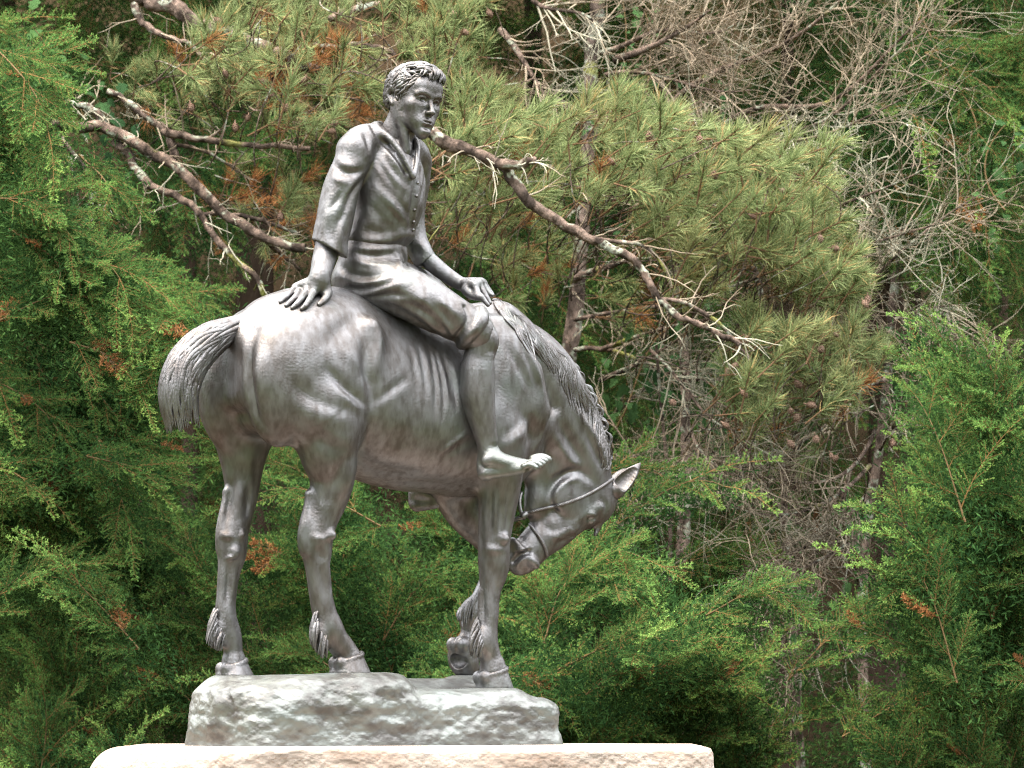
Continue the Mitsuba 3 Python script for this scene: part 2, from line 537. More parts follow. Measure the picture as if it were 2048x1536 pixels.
def cedar_col(p, n, uv):
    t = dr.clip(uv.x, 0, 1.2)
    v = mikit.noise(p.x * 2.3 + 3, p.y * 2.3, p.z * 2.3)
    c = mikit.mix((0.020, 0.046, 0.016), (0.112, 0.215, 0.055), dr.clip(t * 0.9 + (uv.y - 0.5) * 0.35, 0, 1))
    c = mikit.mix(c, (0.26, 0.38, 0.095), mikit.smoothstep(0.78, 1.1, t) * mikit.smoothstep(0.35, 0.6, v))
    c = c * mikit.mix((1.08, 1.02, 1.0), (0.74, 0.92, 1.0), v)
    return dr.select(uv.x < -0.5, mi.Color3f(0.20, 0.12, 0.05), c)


def dead_col(p, n, uv):
    c = mikit.mix((0.19, 0.075, 0.028), (0.33, 0.17, 0.075), uv.y)
    return dr.select(uv.x < -0.5, mi.Color3f(0.12, 0.08, 0.05), c)


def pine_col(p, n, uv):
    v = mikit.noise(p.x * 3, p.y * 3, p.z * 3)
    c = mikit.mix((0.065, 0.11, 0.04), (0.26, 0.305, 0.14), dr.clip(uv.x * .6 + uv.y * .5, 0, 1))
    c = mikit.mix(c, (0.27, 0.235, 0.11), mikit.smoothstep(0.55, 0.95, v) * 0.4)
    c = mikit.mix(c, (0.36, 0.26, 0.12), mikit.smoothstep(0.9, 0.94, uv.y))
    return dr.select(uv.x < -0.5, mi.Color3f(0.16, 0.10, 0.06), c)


def bark_col(p, n, uv):
    a = mikit.fbm(p.x * 30, p.y * 30, p.z * 12, 3)
    c = mikit.mix((0.04, 0.031, 0.026), (0.15, 0.112, 0.092), mikit.smoothstep(0.3, 0.7, a))
    l = mikit.smoothstep(0.56, 0.64, mikit.fbm(p.x * 13 + 5, p.y * 13, p.z * 13, 3))
    c = mikit.mix(c, (0.235, 0.25, 0.20), l * mikit.smoothstep(0.3, 0.6, mikit.noise(p.x * 70, p.y * 70, p.z * 70)))
    return mikit.mix(c, (0.20, 0.22, 0.05), mikit.smoothstep(0.66, 0.75, mikit.fbm(p.x * 6 + 15, p.y * 6, p.z * 6, 3)) * .6)


def twig_col(p, n, uv):
    a = mikit.noise(p.x * 9, p.y * 9, p.z * 9)
    b = mikit.noise(p.x * 3 + 4, p.y * 3, p.z * 3)
    c = mikit.mix((0.13, 0.10, 0.072), (0.31, 0.262, 0.20), a)
    return mikit.mix(c, (0.34, 0.35, 0.28), mikit.smoothstep(0.5, 0.75, b) * 0.6)


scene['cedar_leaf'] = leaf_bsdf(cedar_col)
scene['dead_leaf'] = leaf_bsdf(dead_col, 0.5)
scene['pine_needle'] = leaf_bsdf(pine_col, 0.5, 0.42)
scene['broad_leaf'] = leaf_bsdf(lambda p, n, uv: mikit.mix((0.02, 0.05, 0.024), (0.06, 0.12, 0.04), mikit.noise(p.x * 3, p.y * 3, p.z * 3)), 0.7, 0.35)
scene['bark'] = {'type': 'twosided', 'b': {'type': 'bumpmap', 't': proc(lambda p, n, uv: mikit.fbm(p.x * 55, p.y * 55, p.z * 25, 3), eps=2e-3), 'scale': 0.02, 'b': {'type': 'diffuse', 'reflectance': proc(bark_col)}}}
scene['twig_bark'] = {'type': 'twosided', 'b': {'type': 'diffuse', 'reflectance': proc(twig_col)}}
scene['cedar_bark'] = {'type': 'twosided', 'b': {'type': 'diffuse', 'reflectance': proc(lambda p, n, uv: mikit.mix((0.03, 0.022, 0.017), (0.085, 0.06, 0.045), mikit.fbm(p.x * 40, p.y * 40, p.z * 9, 3)))}}
scene['cedar_twig'] = {'type': 'twosided', 'b': {'type': 'diffuse', 'reflectance': {'type': 'rgb', 'value': [0.14, 0.095, 0.05]}}}
scene['cone_scale'] = {'type': 'twosided', 'b': {'type': 'diffuse', 'reflectance': proc(lambda p, n, uv: mikit.mix((0.09, 0.055, 0.04), (0.25, 0.17, 0.13), mikit.noise(p.x * 60, p.y * 60, p.z * 60)))}}


def group(name, m, bsdf, uv=None, smooth=False):
    scene[name] = {'type': 'shapegroup', 'piece': ply(m, bsdf, smooth=smooth, uv=uv)}
    return name


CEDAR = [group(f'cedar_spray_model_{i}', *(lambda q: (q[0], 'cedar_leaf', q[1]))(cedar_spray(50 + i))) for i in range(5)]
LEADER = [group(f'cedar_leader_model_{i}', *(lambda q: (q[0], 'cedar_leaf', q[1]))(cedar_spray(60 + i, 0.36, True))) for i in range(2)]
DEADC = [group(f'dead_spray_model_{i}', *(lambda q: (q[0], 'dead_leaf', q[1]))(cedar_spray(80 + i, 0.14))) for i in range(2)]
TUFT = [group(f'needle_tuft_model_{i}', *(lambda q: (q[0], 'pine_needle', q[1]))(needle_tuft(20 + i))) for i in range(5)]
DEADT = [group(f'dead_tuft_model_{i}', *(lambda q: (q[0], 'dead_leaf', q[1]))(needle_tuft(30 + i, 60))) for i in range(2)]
CONE = [group(f'cone_model_{i}', pine_cone(3 + i), 'cone_scale') for i in range(2)]
LEAF = [group(f'leaf_model_{i}', leaf_mesh(i, 0.075, i == 1), 'broad_leaf') for i in range(2)]


COUNT = {}


def inst(model, parent, name, o, x, up, scale=1.0):
    """an instance with its x axis along x"""
    x = np.asarray(x, float)
    x = x / np.linalg.norm(x)
    y = np.cross(up, x)
    y /= np.linalg.norm(y) + 1e-9
    z = np.cross(x, y)
    M = np.eye(4)
    M[:3, :3] = np.stack([x, y, z], 1) * scale
    M[:3, 3] = o
    i = COUNT[(parent, name)] = COUNT.get((parent, name), -1) + 1
    key = f'{parent}__{name}' + (f'_{i:03d}' if i else '')
    scene[key] = {'type': 'instance', 'shape': {'type': 'ref', 'id': model}, 'to_world': T4(M)}
    return key


def limb(parent, name, pts, r0, r1, bsdf='bark', n=None, sides=7, wob=0.0, rg=None):
    P = spl(np.array(pts), n or max(6, len(pts) * 5))
    if wob:
        P[1:-1] += rg.normal(0, wob, P[1:-1].shape)
    return put(name, join([tube(P, np.linspace(r0, r1, len(P)), sides)]), bsdf, parent, units='m')


def inside(poly, p):
    x, y = p
    c = False
    for (x0, y0), (x1, y1) in zip(poly, poly[1:] + poly[:1]):
        if (y0 > y) != (y1 > y) and x < (x1 - x0) * (y - y0) / (y1 - y0) + x0:
            c = not c
    return c


def sample(poly, rg):
    b = np.array(poly)
    while True:
        p = rg.uniform(b.min(0), b.max(0))
        if inside(poly, p):
            return p


HOLLOWS = [[(1530, 1150), (1630, 1030), (1770, 1050), (1760, 1240), (1690, 1430), (1560, 1430)], [(190, 160), (330, 220), (420, 320), (430, 430), (250, 440), (200, 330)], [(850, 60), (1000, 10), (1180, 30), (1180, 200), (1080, 210), (950, 160)]]


def cedar(label, poly, n, ang, spread, dep, rg, size=1.0, trunk=None, droop=0.25, ln=(0.30, 0.55), per=9, name='red_cedar', dead=0.07, fill=1500, extra=()):
    """a juniper: trunk, boughs whose tips fill a region, and flat sprays along the boughs. ang: degrees in the picture, 0 right, 90 up"""
    t = numbered(name)
    labels[t] = {'label': label, 'category': 'cedar tree', 'group': 'cedar trees behind the statue'}
    tx, ty, th = trunk
    base = W(tx, 768, ty)
    limb(t, 'trunk', [[base[0], base[1], -0.2], [base[0] + .05, base[1], th * .5], [base[0] - .03, base[1] + .05, th]], 0.05 * size, 0.01, 'cedar_bark')
    inner = []
    for b in range(n):
        p = sample(poly, rg)
        while any(inside(h, p) for h in HOLLOWS):        # gaps between the trees, where the wood stays dark
            p = sample(poly, rg)
        y = rg.uniform(*dep)
        a = math.radians(rg.normal(ang, spread))
        if b < len(extra):
            p, y, a = extra[b][:2], dep[0] - .15, math.radians(extra[b][2])
        d = np.array([math.cos(a), rg.normal(-0.35, 0.3), math.sin(a)])
        d /= np.linalg.norm(d)
        L = rg.uniform(*ln) * size
        tip = W(*p, y)
        o = tip - d * L
        mid = (o + tip) / 2 + np.array([0, 0, 0.10 * L]) + rg.normal(0, .02, 3)
        tip = tip - np.array([0, 0, droop * L * rg.uniform(0, 1)])
        P = spl(np.array([o - d * .25 * L, o, mid, tip]), 14)
        put('bough', join([tube(P[3:], np.linspace(0.0045, 0.0012, 11) * size, 4, cap=False)]), 'cedar_twig', t, units='m')
        nk = fill
        uu = rg.integers(1, 14, nk)
        c = P[uu] + rg.normal(0, 1, (nk, 3)) * np.array([0.085, 0.085, 0.06]) * size * (1.1 - 0.03 * uu[:, None]) - np.array([0, -0.05, 0.03]) * size
        dd = d * 0.5 + rg.normal(0, .7, (nk, 3))
        dd /= np.linalg.norm(dd, axis=1, keepdims=True)
        kv, kf = kites(c, c + dd * rg.uniform(.018, .042, nk)[:, None] * size ** .5, rg.uniform(.004, .009, nk) * size ** .5, rg)
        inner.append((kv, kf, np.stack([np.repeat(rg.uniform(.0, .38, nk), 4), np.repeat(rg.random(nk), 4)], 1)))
        tg = np.gradient(P, axis=0)
        tg /= np.linalg.norm(tg, axis=1, keepdims=True)
        for k in range(per):
            u = 0.28 + 0.72 * (k + rg.uniform(-.3, .3)) / (per - 1)
            i = int(np.clip(u * 13, 0, 13))
            sd = (-1) ** k
            up = np.array([rg.normal(0, .3), -0.55, 0.8])
            lat = np.cross(up, tg[i])
            lat /= np.linalg.norm(lat) + 1e-9
            w = 0.0 if k == per - 1 else rg.uniform(0.45, 1.0)
            x = tg[i] + lat * sd * w + np.array([0, -0.15, rg.normal(-0.02, .22)])
            sc = size * rg.uniform(0.45, 1.08) * (1.15 - 0.45 * u)
            if rg.random() < dead * 0.5:
                inst(DEADC[int(rg.integers(2))], t, 'dead_spray', P[i], x, up, sc * 1.2)
            elif k == per - 1 or rg.random() < 0.14:
                inst(LEADER[int(rg.integers(2))], t, 'leading_shoot', P[i], x + np.array([0, -.1, .15]), up, sc * 1.15)
            else:
                inst(CEDAR[int(rg.integers(5))], t, 'foliage_spray', P[i], x, up, sc)
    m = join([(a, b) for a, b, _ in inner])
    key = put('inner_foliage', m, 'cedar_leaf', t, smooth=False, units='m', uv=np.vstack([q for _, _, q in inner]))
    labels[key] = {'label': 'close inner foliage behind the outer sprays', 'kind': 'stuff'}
    return t


# ------------------------------------------------------------------ the setting
def build_ground():
    xs = np.r_[np.linspace(-60, -16, 12), np.linspace(-14, 14, 71), np.linspace(16, 60, 12)]
    ys = np.r_[np.linspace(-70, -8, 12), np.linspace(-6, 26, 81), np.linspace(28, 80, 12)]
    X, Y = np.meshgrid(xs, ys, indexing='ij')
    bank = np.clip((Y - 7.5) / 9, 0, 1)
    Z = 7.5 * bank ** 1.5 + np.clip((Y - 16.5) * 0.12, 0, 6)
    q = np.stack([X * .6, Y * .6, 0 * X], -1)
    Z += (meshkit.fbm(q, 4) - .5) * (0.06 + 0.9 * np.clip((Y - 3) / 5, 0, 1))
    v = np.stack([X, Y, Z], -1).reshape(-1, 3)
    n, m = X.shape
    i, j = np.meshgrid(np.arange(n - 1), np.arange(m - 1), indexing='ij')
    f = np.stack([i * m + j, (i + 1) * m + j, (i + 1) * m + j + 1, i * m + j + 1], -1).reshape(-1, 4)
    f = np.vstack([f[:, [0, 1, 2]], f[:, [0, 2, 3]]])
    return trimesh.Trimesh(v, f, process=False)


def ground_col(p, n, uv):
    g = mikit.mix((0.035, 0.06, 0.018), (0.075, 0.105, 0.03), mikit.fbm(p.x * 2, p.y * 2, 0, 4))
    l = mikit.mix((0.022, 0.016, 0.010), (0.055, 0.039, 0.024), mikit.fbm(p.x * 5, p.y * 5, p.z * 5, 4))
    g = mikit.mix((0.075, 0.053, 0.04), g, mikit.smoothstep(5.0, 7.5, dr.sqrt(p.x * p.x + p.y * p.y) + mikit.noise(p.x, p.y)))
    return mikit.mix(g, l, mikit.smoothstep(1.5, 4.0, p.y + mikit.fbm(p.x, p.y, 0, 3) * 2))


scene['earth'] = {'type': 'twosided', 'b': {'type': 'diffuse', 'reflectance': proc(ground_col)}}
scene['ground'] = ply(build_ground(), 'earth', smooth=True)
labels['ground'] = {'label': 'grass clearing that rises to a wooded leaf-strewn bank', 'kind': 'structure'}

R0 = np.random.default_rng(2024)
if 'nobg' not in DEV:
    cedar('large bright cedar filling the upper left edge of the view', [(-30, 60), (110, 60), (190, 180), (170, 330), (230, 430), (330, 450), (410, 520), (430, 620), (320, 700), (-30, 700)], 33, -12, 30, (2.4, 4.2), R0, trunk=(-60, 4.4, 5.0))
    cedar('cedar with drooping bright sprays left of the horse\'s tail', [(-30, 660), (300, 620), (330, 700), (290, 850), (400, 900), (400, 980), (250, 1060), (-30, 1060)], 33, -8, 32, (2.6, 4.2), R0, trunk=(-90, 4.8, 3.2), extra=((305, 628, 160), (300, 735, 200), (150, 470, -20), (250, 580, -15), (270, 745, -25)))
    cedar('shaded cedar at the lower left beside the pedestal', [(-30, 1020), (330, 1060), (460, 1000), (470, 1100), (430, 1536), (-30, 1536)], 33, 150, 45, (3.4, 5.4), R0, trunk=(250, 5.6, 2.2), droop=.1, extra=((345, 1085, 130), (260, 1388, 165), (130, 1330, 110), (300, 1250, 160), (200, 1450, 120)))
    cedar('low cedar with upright shoots at the left edge under the drooping sprays', [(-40, 980), (230, 1000), (300, 1200), (260, 1536), (-40, 1536)], 28, 70, 50, (2.7, 4.4), R0, trunk=(110, 4.8, 1.6), droop=.1)
    cedar('cedar seen between the horse\'s hind legs and under its belly', [(430, 850), (980, 960), (960, 1400), (450, 1400)], 33, 120, 50, (2.8, 4.8), R0, trunk=(720, 5.2, 2.0), droop=.1, dead=.12)
    cedar('bright cedar to the right of the horse\'s lowered head', [(1030, 1130), (1240, 1080), (1400, 900), (1500, 960), (1560, 1060), (1540, 1250), (1540, 1536), (1100, 1536)], 33, 40, 35, (2.4, 4.2), R0, trunk=(1320, 4.6, 2.1), droop=.05, extra=((1290, 1115, 25), (1280, 1300, 40), (1400, 1275, 35), (1600, 1200, 10), (1180, 1130, 60)))
    cedar('low cedar behind the right end of the granite block', [(1000, 1180), (1440, 1150), (1530, 1280), (1600, 1536), (950, 1536)], 30, 60, 45, (2.6, 4.0), R0, trunk=(1480, 4.4, 1.8), droop=.05)
    cedar('tall bright cedar at the right edge of the view', [(1830, 650), (1900, 700), (1960, 830), (2080, 850), (2080, 1250), (1800, 1180), (1830, 1000), (1850, 880)], 33, 130, 28, (2.4, 4.2), R0, trunk=(2100, 3.8, 3.4), droop=.0, extra=((1845, 645, 130), (1830, 790, 110), (1990, 760, 90), (1950, 700, 120)))
    cedar('cedar filling the lower right corner', [(1790, 1200), (1850, 1100), (2080, 1150), (2080, 1536), (1640, 1536), (1760, 1400)], 33, 125, 35, (2.4, 4.2), R0, trunk=(1950, 4.6, 2.2), droop=.0, extra=((1740, 1020, 140), (1770, 1160, 150), (1820, 1120, 110), (1700, 1250, 160)))
    cedar('dark cedar at the upper right behind the bare branches', [(1780, -30), (2080, -30), (2080, 680), (1900, 640), (1790, 400), (1840, 200)], 33, -60, 40, (5.4, 7.4), R0, size=1.25, trunk=(1980, 7.6, 8))
    cedar('dark cedar deep behind the left pine limbs', [(120, -30), (480, -30), (620, 400), (560, 560), (320, 560), (150, 300)], 15, -60, 50, (6.5, 8.5), R0, size=1.3, trunk=(360, 8.8, 7))
    cedar('cedar deep behind the pine on the right', [(1000, 300), (1850, 100), (1850, 1200), (1200, 1200)], 20, -70, 50, (7.0, 9.0), R0, size=1.5, trunk=(1560, 9, 8))
    for i in range(3):
        x0 = -100 + i * 750
        cedar(('leftmost', 'middle', 'rightmost')[i] + ' of the three dim cedars at the back of the wood', [(x0, -60), (x0 + 800, -60), (x0 + 800, 1560), (x0, 1560)], 33, -70, 60, (9.0, 11.5), R0, size=2.3, trunk=(x0 + 400, 11.5, 9), per=8)

    # the crowns of the tall trees that stand over the wood, above the frame
    def canopy(label, cx, cy, cz, rx, ry, rz, n, rg, foot=None):
        t = numbered('tall_pine')
        labels[t] = {'label': label, 'category': 'pine tree', 'group': 'tall pines over the wood'}
        put('trunk', join([tube(spl(np.array([[foot or cx, cy, -.2], [foot or cx + .1, cy, cz * .6], [cx, cy + .1, cz + rz]]), 14), np.linspace(.13, .04, 14), 9)]), 'cedar_bark', t, units='m')
        d = rg.normal(0, 1, (n, 3))
        d /= np.linalg.norm(d, axis=1, keepdims=True)
        c = np.array([cx, cy, cz]) + d * (rg.random((n, 1)) ** .5) * [rx, ry, rz]
        c += (np.stack([meshkit.noise(c * 1.4 + k * 11.0) for k in range(3)], 1) - .5) * 1.6
        c = c[c[:, 2] > 4.6 + 0.25 * np.maximum(c[:, 1] - 3, 0)]
        e = rg.normal(0, 1, c.shape)
        e /= np.linalg.norm(e, axis=1, keepdims=True)
        v, f = kites(c, c + e * rg.uniform(.12, .24, len(c))[:, None], rg.uniform(.03, .06, len(c)), rg)
        k = put('crown', trimesh.Trimesh(v, f, process=False), 'cedar_leaf', t, units='m', uv=np.stack([np.repeat(rg.uniform(.1, .5, len(c)), 4), np.repeat(rg.random(len(c)), 4)], 1))
        labels[k] = {'label': 'needled crown above the frame', 'kind': 'stuff'}

    for i, (cx, cy) in enumerate(((-4.6, 8.3), (-1.4, 8.9), (1.8, 8.5), (4.8, 8.7), (-3, 11.8), (0.5, 12.2), (3.6, 12.0))):
        canopy(('first', 'second', 'third', 'fourth', 'fifth', 'sixth', 'seventh')[i] + ' tall pine over the wood counted from the left, front row first', cx, cy, 8.2, 2.5, 2.5, 2.2, 13000, R0)
    for i, cx in enumerate((-4.4, -1.5, 1.5, 4.4)):
        canopy('tall pine just behind the cedars, ' + ('leftmost', 'second from the left', 'third from the left', 'rightmost')[i] + ' of four', cx, 6.5, 7.5, 2.0, 1.5, 1.9, 9000, R0, foot=(-4.6, -3.1, 3.1, 4.6)[i])

R9 = np.random.default_rng(99)
nw = 36000
an = R9.uniform(math.radians(150), math.radians(390), nw)
rr = R9.uniform(24, 31, nw)
hz = R9.random(nw) ** .8 * (12.5 + 3.5 * np.sin(an * 9) + 2 * np.sin(an * 23 + 1))
cw = np.stack([rr * np.cos(an), -16.5 + rr * np.sin(an) * .9 + 10, hz], 1)
cw = cw[cw[:, 1] < 6]
ew = R9.normal(0, 1, cw.shape)
ew /= np.linalg.norm(ew, axis=1, keepdims=True)
vw, fw_ = kites(cw, cw + ew * R9.uniform(.5, 1.1, len(cw))[:, None], R9.uniform(.25, .5, len(cw)), R9)
scene['surrounding_wood'] = ply(trimesh.Trimesh(vw, fw_, process=False), 'cedar_leaf', uv=np.stack([np.repeat(R9.uniform(.1, .6, len(cw)), 4), np.repeat(R9.random(len(cw)), 4)], 1))
labels['surrounding_wood'] = {'label': 'far wood that closes the clearing behind the viewer', 'category': 'wood', 'kind': 'stuff'}


# ------------------------------------------------------------------ pines
def pine(t, polys, rg):
    """needle tufts at shoot tips that fill regions: (polygon, count, depth range, angle, spread, share of dead tufts, size)"""
    tw = []
    for poly, n, dep, ang, spr, dead, size in polys:
        for i in range(n):
            p = sample(poly, rg)
            y = rg.uniform(*dep)
            a = math.radians(rg.normal(ang, spr))
            d = np.array([math.cos(a), rg.normal(-0.55, 0.45), math.sin(a)])
            d /= np.linalg.norm(d)
            o = W(*p, y)
            sc = size * rg.uniform(0.75, 1.15)
            up = rg.normal(0, 1, 3)
            if rg.random() < dead:
                inst(DEADT[int(rg.integers(2))], t, 'dead_tuft', o, d, up, sc)
            else:
                inst(TUFT[int(rg.integers(5))], t, 'needle_tuft', o, d, up, sc)
            if i % 2 == 0:
                b = o - d * 0.06
                c = b - d * rg.uniform(.08, .16) + rg.normal(0, .03, 3)
                e = c - d * rg.uniform(.05, .15) + np.array([rg.normal(0, .05), .1, rg.normal(-.03, .05)])
                tw.append(tube(spl(np.array([b, c, e]), 6), np.linspace(.0022, .0036, 6), 4, cap=False))
    k = put('twig', join(tw), 'bark', t, units='m')
    labels[k] = {'label': 'fine shoots that carry the needles', 'kind': 'stuff'}


def cones(t, spots, y, rg):
    for s in spots:
        px, py = s[:2]
        a = math.radians(rg.normal(-70, 40))
        d = np.array([math.cos(a), rg.normal(0, .4), math.sin(a)])
        inst(CONE[int(rg.integers(2))], t, 'pine_cone', W(px, py, (s[2] if len(s) > 2 else y) + rg.uniform(-.2, .05)), d, [.1, 1, .2], rg.uniform(.6, .95))


def limbs(t, data, rg, name='limb'):
    for pts, y0, y1, r0, r1 in data:
        ys = np.linspace(y0, y1, len(pts))
        P = [W(p[0], p[1], y) for p, y in zip(pts, ys)]
        s = S * (16.5 + (y0 + y1) / 2) / 16.5
        n = len(pts) * 6
        Q = spl(np.array(P), n)
        Q[1:-1] += (np.stack([meshkit.noise(np.c_[np.arange(n) * .45, np.full(n, k * 7.3 + y0 * 3), np.zeros(n)]) for k in range(3)], 1)[1:-1] - .5) * r0 * s * .7
        rad = np.linspace(r0, r1, n) * s * (0.88 + 0.24 * meshkit.noise(np.c_[np.arange(n) * .8, np.full(n, 3.3), np.zeros(n)]))
        v, f = tube(Q, rad, 10)
        nn = trimesh.Trimesh(v, f, process=False).vertex_normals
        v = v + nn * ((meshkit.fbm(v * 60, 2) - .5) * r0 * s * .35)[:, None]
        k = put(name, trimesh.Trimesh(v, f, process=False), 'bark', t, units='m')
        if name == 'limb':
            out = []
            for i in range(int(n * .45)):
                j = int(rg.integers(2, n))
                d = rg.normal(0, 1, 3) * [.8, .6, .8] + (Q[j] - Q[j - 1]) / np.linalg.norm(Q[j] - Q[j - 1]) * .8
                d /= np.linalg.norm(d)
                q = [Q[j]]
                c = rg.normal(0, .5, 3)
                L = rg.uniform(.05, .26)
                for m in range(7):
                    d = d + c / 7 + rg.normal(0, .16, 3)
                    d /= np.linalg.norm(d)
                    q.append(q[-1] + d * L / 7)
                    if m in (2, 4) and rg.random() < .5:
                        e = d + rg.normal(0, .7, 3)
                        e /= np.linalg.norm(e)
                        out.append(tube(np.array([q[-1], q[-1] + e * L * .2, q[-1] + e * L * .35 + [0, 0, -.1 * L]]), [.0022, .0017, .0008], 4, cap=False))
                out.append(tube(np.array(q), np.linspace(rg.uniform(.0028, .0045), .001, 8), 5, cap=False))
            k2 = put('twig', join(out), 'twig_bark', k, units='m')
            labels[k2] = {'label': 'short lichen-covered twigs on the limb', 'kind': 'stuff'}


R1 = np.random.default_rng(77)
if 'nobg' not in DEV:
    # the pine at the left: its limbs reach across behind the boy
    t = numbered('pine_tree')
    labels[t] = {'label': 'pine with long lichen-spotted limbs reaching from the left behind the boy', 'category': 'pine tree', 'group': 'pines behind the statue'}
    b = W(-110, 768, 5.2)
    limb(t, 'trunk', [[b[0], b[1], -.2], [b[0] + .05, b[1], 2.5], [b[0] - .03, b[1], 7.5]], .11, .07)
    limbs(t, [
        ([(-100, 200), (60, 235), (130, 250), (205, 258), (300, 306), (362, 342), (420, 400), (470, 440), (530, 474), (610, 496)], 4.7, 4.3, 14, 9),
        ([(228, 285), (262, 320), (292, 365), (345, 388), (400, 432), (440, 490), (480, 525), (530, 595)], 4.6, 4.3, 10, 5),
        ([(215, 182), (255, 205), (300, 240), (330, 262), (345, 300), (352, 320)], 4.6, 4.6, 6, 9),
        ([(325, 262), (385, 276), (450, 285), (520, 291), (620, 298)], 4.6, 4.4, 8, 5),
        ([(130, 205), (165, 212), (195, 228), (205, 250)], 4.7, 4.7, 6, 10),
        ([(352, 290), (400, 300), (450, 325), (490, 355)], 4.6, 4.7, 4, 2),
        ([(400, 430), (450, 428), (520, 440), (600, 470)], 4.5, 4.6, 5, 4),
        ([(520, 470), (560, 505), (600, 540)], 4.4, 4.6, 7, 4),
        ([(120, 272), (140, 300), (165, 335), (182, 380), (188, 408)], 3.2, 3.1, 5, 8),
        ([(255, -30), (300, 4), (360, 22), (420, 60), (470, 75), (540, 100), (640, 140)], 4.6, 4.4, 19, 9),
        ([(268, 8), (285, 45), (325, 70), (370, 85), (400, 112)], 4.5, 4.4, 8, 4),
        ([(660, 38), (700, 22), (760, 8), (800, -20)], 4.4, 4.6, 7, 10),
        ([(630, 92), (690, 93), (745, 92), (790, 112)], 4.5, 4.4, 7, 5),
        ([(700, 140), (740, 156), (790, 162)], 4.4, 4.4, 4, 3),
        ([(790, 240), (865, 265), (930, 302), (1000, 328), (1040, 385), (1100, 430), (1160, 468), (1225, 500), (1280, 528), (1310, 590), (1360, 632), (1420, 660), (1480, 690)], 3.2, 3.0, 15, 5),
        ([(995, 326), (1030, 328), (1072, 322)], 3.1, 3.05, 11, 9),
        ([(870, 262), (880, 290), (868, 310)], 4.1, 4.0, 5, 3),
        ([(1160, 468), (1215, 480), (1290, 495), (1330, 545)], 3.2, 3.2, 5, 3),
        ([(1310, 600), (1380, 610), (1440, 650), (1500, 720)], 3.15, 3.2, 5, 3),
    ], R1)
    tuftsA = [([(430, 30), (560, -20), (980, -20), (960, 130), (1010, 170), (1020, 240), (900, 240), (760, 150), (760, 230), (690, 260), (600, 300), (480, 240), (350, 130)], 160, (3.6, 4.7), 60, 50, .08, 1.25),
              ([(480, 90), (720, 80), (720, 260), (520, 250)], 26, (4.3, 4.9), 90, 80, .95, 1.05),
              ([(440, 330), (640, 330), (640, 500), (560, 540), (430, 420)], 36, (4.4, 5.2), 60, 60, .5, 1.1),
              ([(210, 130), (420, 130), (420, 260), (300, 240)], 24, (4.6, 5.2), 60, 60, .15, 1.1),
              ([(850, 380), (1100, 420), (1130, 640), (1000, 600), (850, 470)], 60, (4.4, 5.4), 45, 50, .10, 1.05)]
    pine(t, tuftsA, R1)
    cones(t, [(430, 36), (520, 160), (545, 182), (570, 205), (497, 228), (600, 158), (612, 152), (655, 262), (660, 250), (448, 140), (380, 205), (470, 245), (910, 180), (920, 60), (905, 20), (975, 18), (560, 425), (590, 232), (640, 240), (880, 250)], 4.0, R1)
    # the pine at the right of the boy
    t = numbered('pine_tree')
    labels[t] = {'label': 'pine with a large pale green mass of needles and hanging cones right of the boy', 'category': 'pine tree', 'group': 'pines behind the statue'}
    b = W(1172, 768, 6.3)
    limbs(t, [([(1205, -60), (1192, 40), (1184, 130), (1180, 220), (1172, 330), (1164, 450), (1156, 560), (1146, 660), (1138, 740), (1132, 900), (1120, 1300), (1110, 1700)], 6.4, 6.2, 15, 19),
              ([(1150, 560), (1190, 540), (1250, 520), (1300, 470)], 6.2, 5.2, 8, 4),
              ([(1166, 400), (1260, 390), (1340, 360), (1430, 340)], 6.0, 4.2, 6, 3), ([(1150, 640), (1260, 620), (1380, 600), (1500, 560), (1620, 520)], 6.0, 4.2, 5, 2.5),
              ([(1150, 700), (1280, 720), (1400, 760), (1540, 730), (1700, 720)], 6.0, 4.2, 5, 2.5), ([(1200, 700), (1320, 660), (1420, 640)], 5.8, 4.6, 5, 3)], R1)
    P1 = [(900, 200), (960, 220), (1100, 240), (1200, 220), (1400, 255), (1480, 290), (1560, 310), (1640, 300), (1660, 480), (1720, 560), (1690, 640), (1600, 630), (1500, 540), (1400, 560), (1300, 500), (1200, 440), (1100, 400), (1000, 480), (900, 480), (870, 330)]
    P2 = [(1490, 650), (1600, 690), (1770, 700), (1740, 790), (1600, 840), (1480, 890), (1420, 830), (1440, 760)]
    pine(t, [(P1, 150, (3.4, 4.6), 45, 35, .02, 1.35), (P2, 50, (3.4, 4.2), 50, 35, .03, 1.3), ([(1250, 430), (1640, 380), (1700, 600), (1450, 620), (1300, 540)], 60, (3.4, 4.4), 40, 35, .03, 1.2), ([(1560, 640), (1720, 640), (1760, 720), (1560, 720)], 12, (3.6, 4.2), 45, 40, .1, 1.1), ([(1420, 820), (1680, 840), (1680, 900), (1450, 900)], 14, (3.8, 4.4), -30, 60, .35, 1.0)], R1)
    t2 = numbered('pine_tree')
    labels[t2] = {'label': 'second pine whose bright shoots overlap the needles right of the boy', 'category': 'pine tree', 'group': 'pines behind the statue'}
    limbs(t2, [([(1600, 1800), (1590, 1300), (1560, 900), (1540, 700), (1500, 500), (1480, 380)], 5.4, 4.6, 12, 4), ([(1545, 720), (1620, 700), (1700, 710)], 4.6, 4.0, 5, 3), ([(1510, 540), (1440, 500), (1360, 440)], 4.6, 4.0, 5, 3)], R1)
    pine(t2, [(P1, 210, (3.2, 4.2), 50, 35, .02, 1.3), (P2, 60, (3.2, 4.0), 55, 35, .02, 1.25), ([(1180, 500), (1420, 560), (1400, 660), (1200, 640)], 22, (4.4, 5.0), 30, 40, .06, 1.2)], R1)
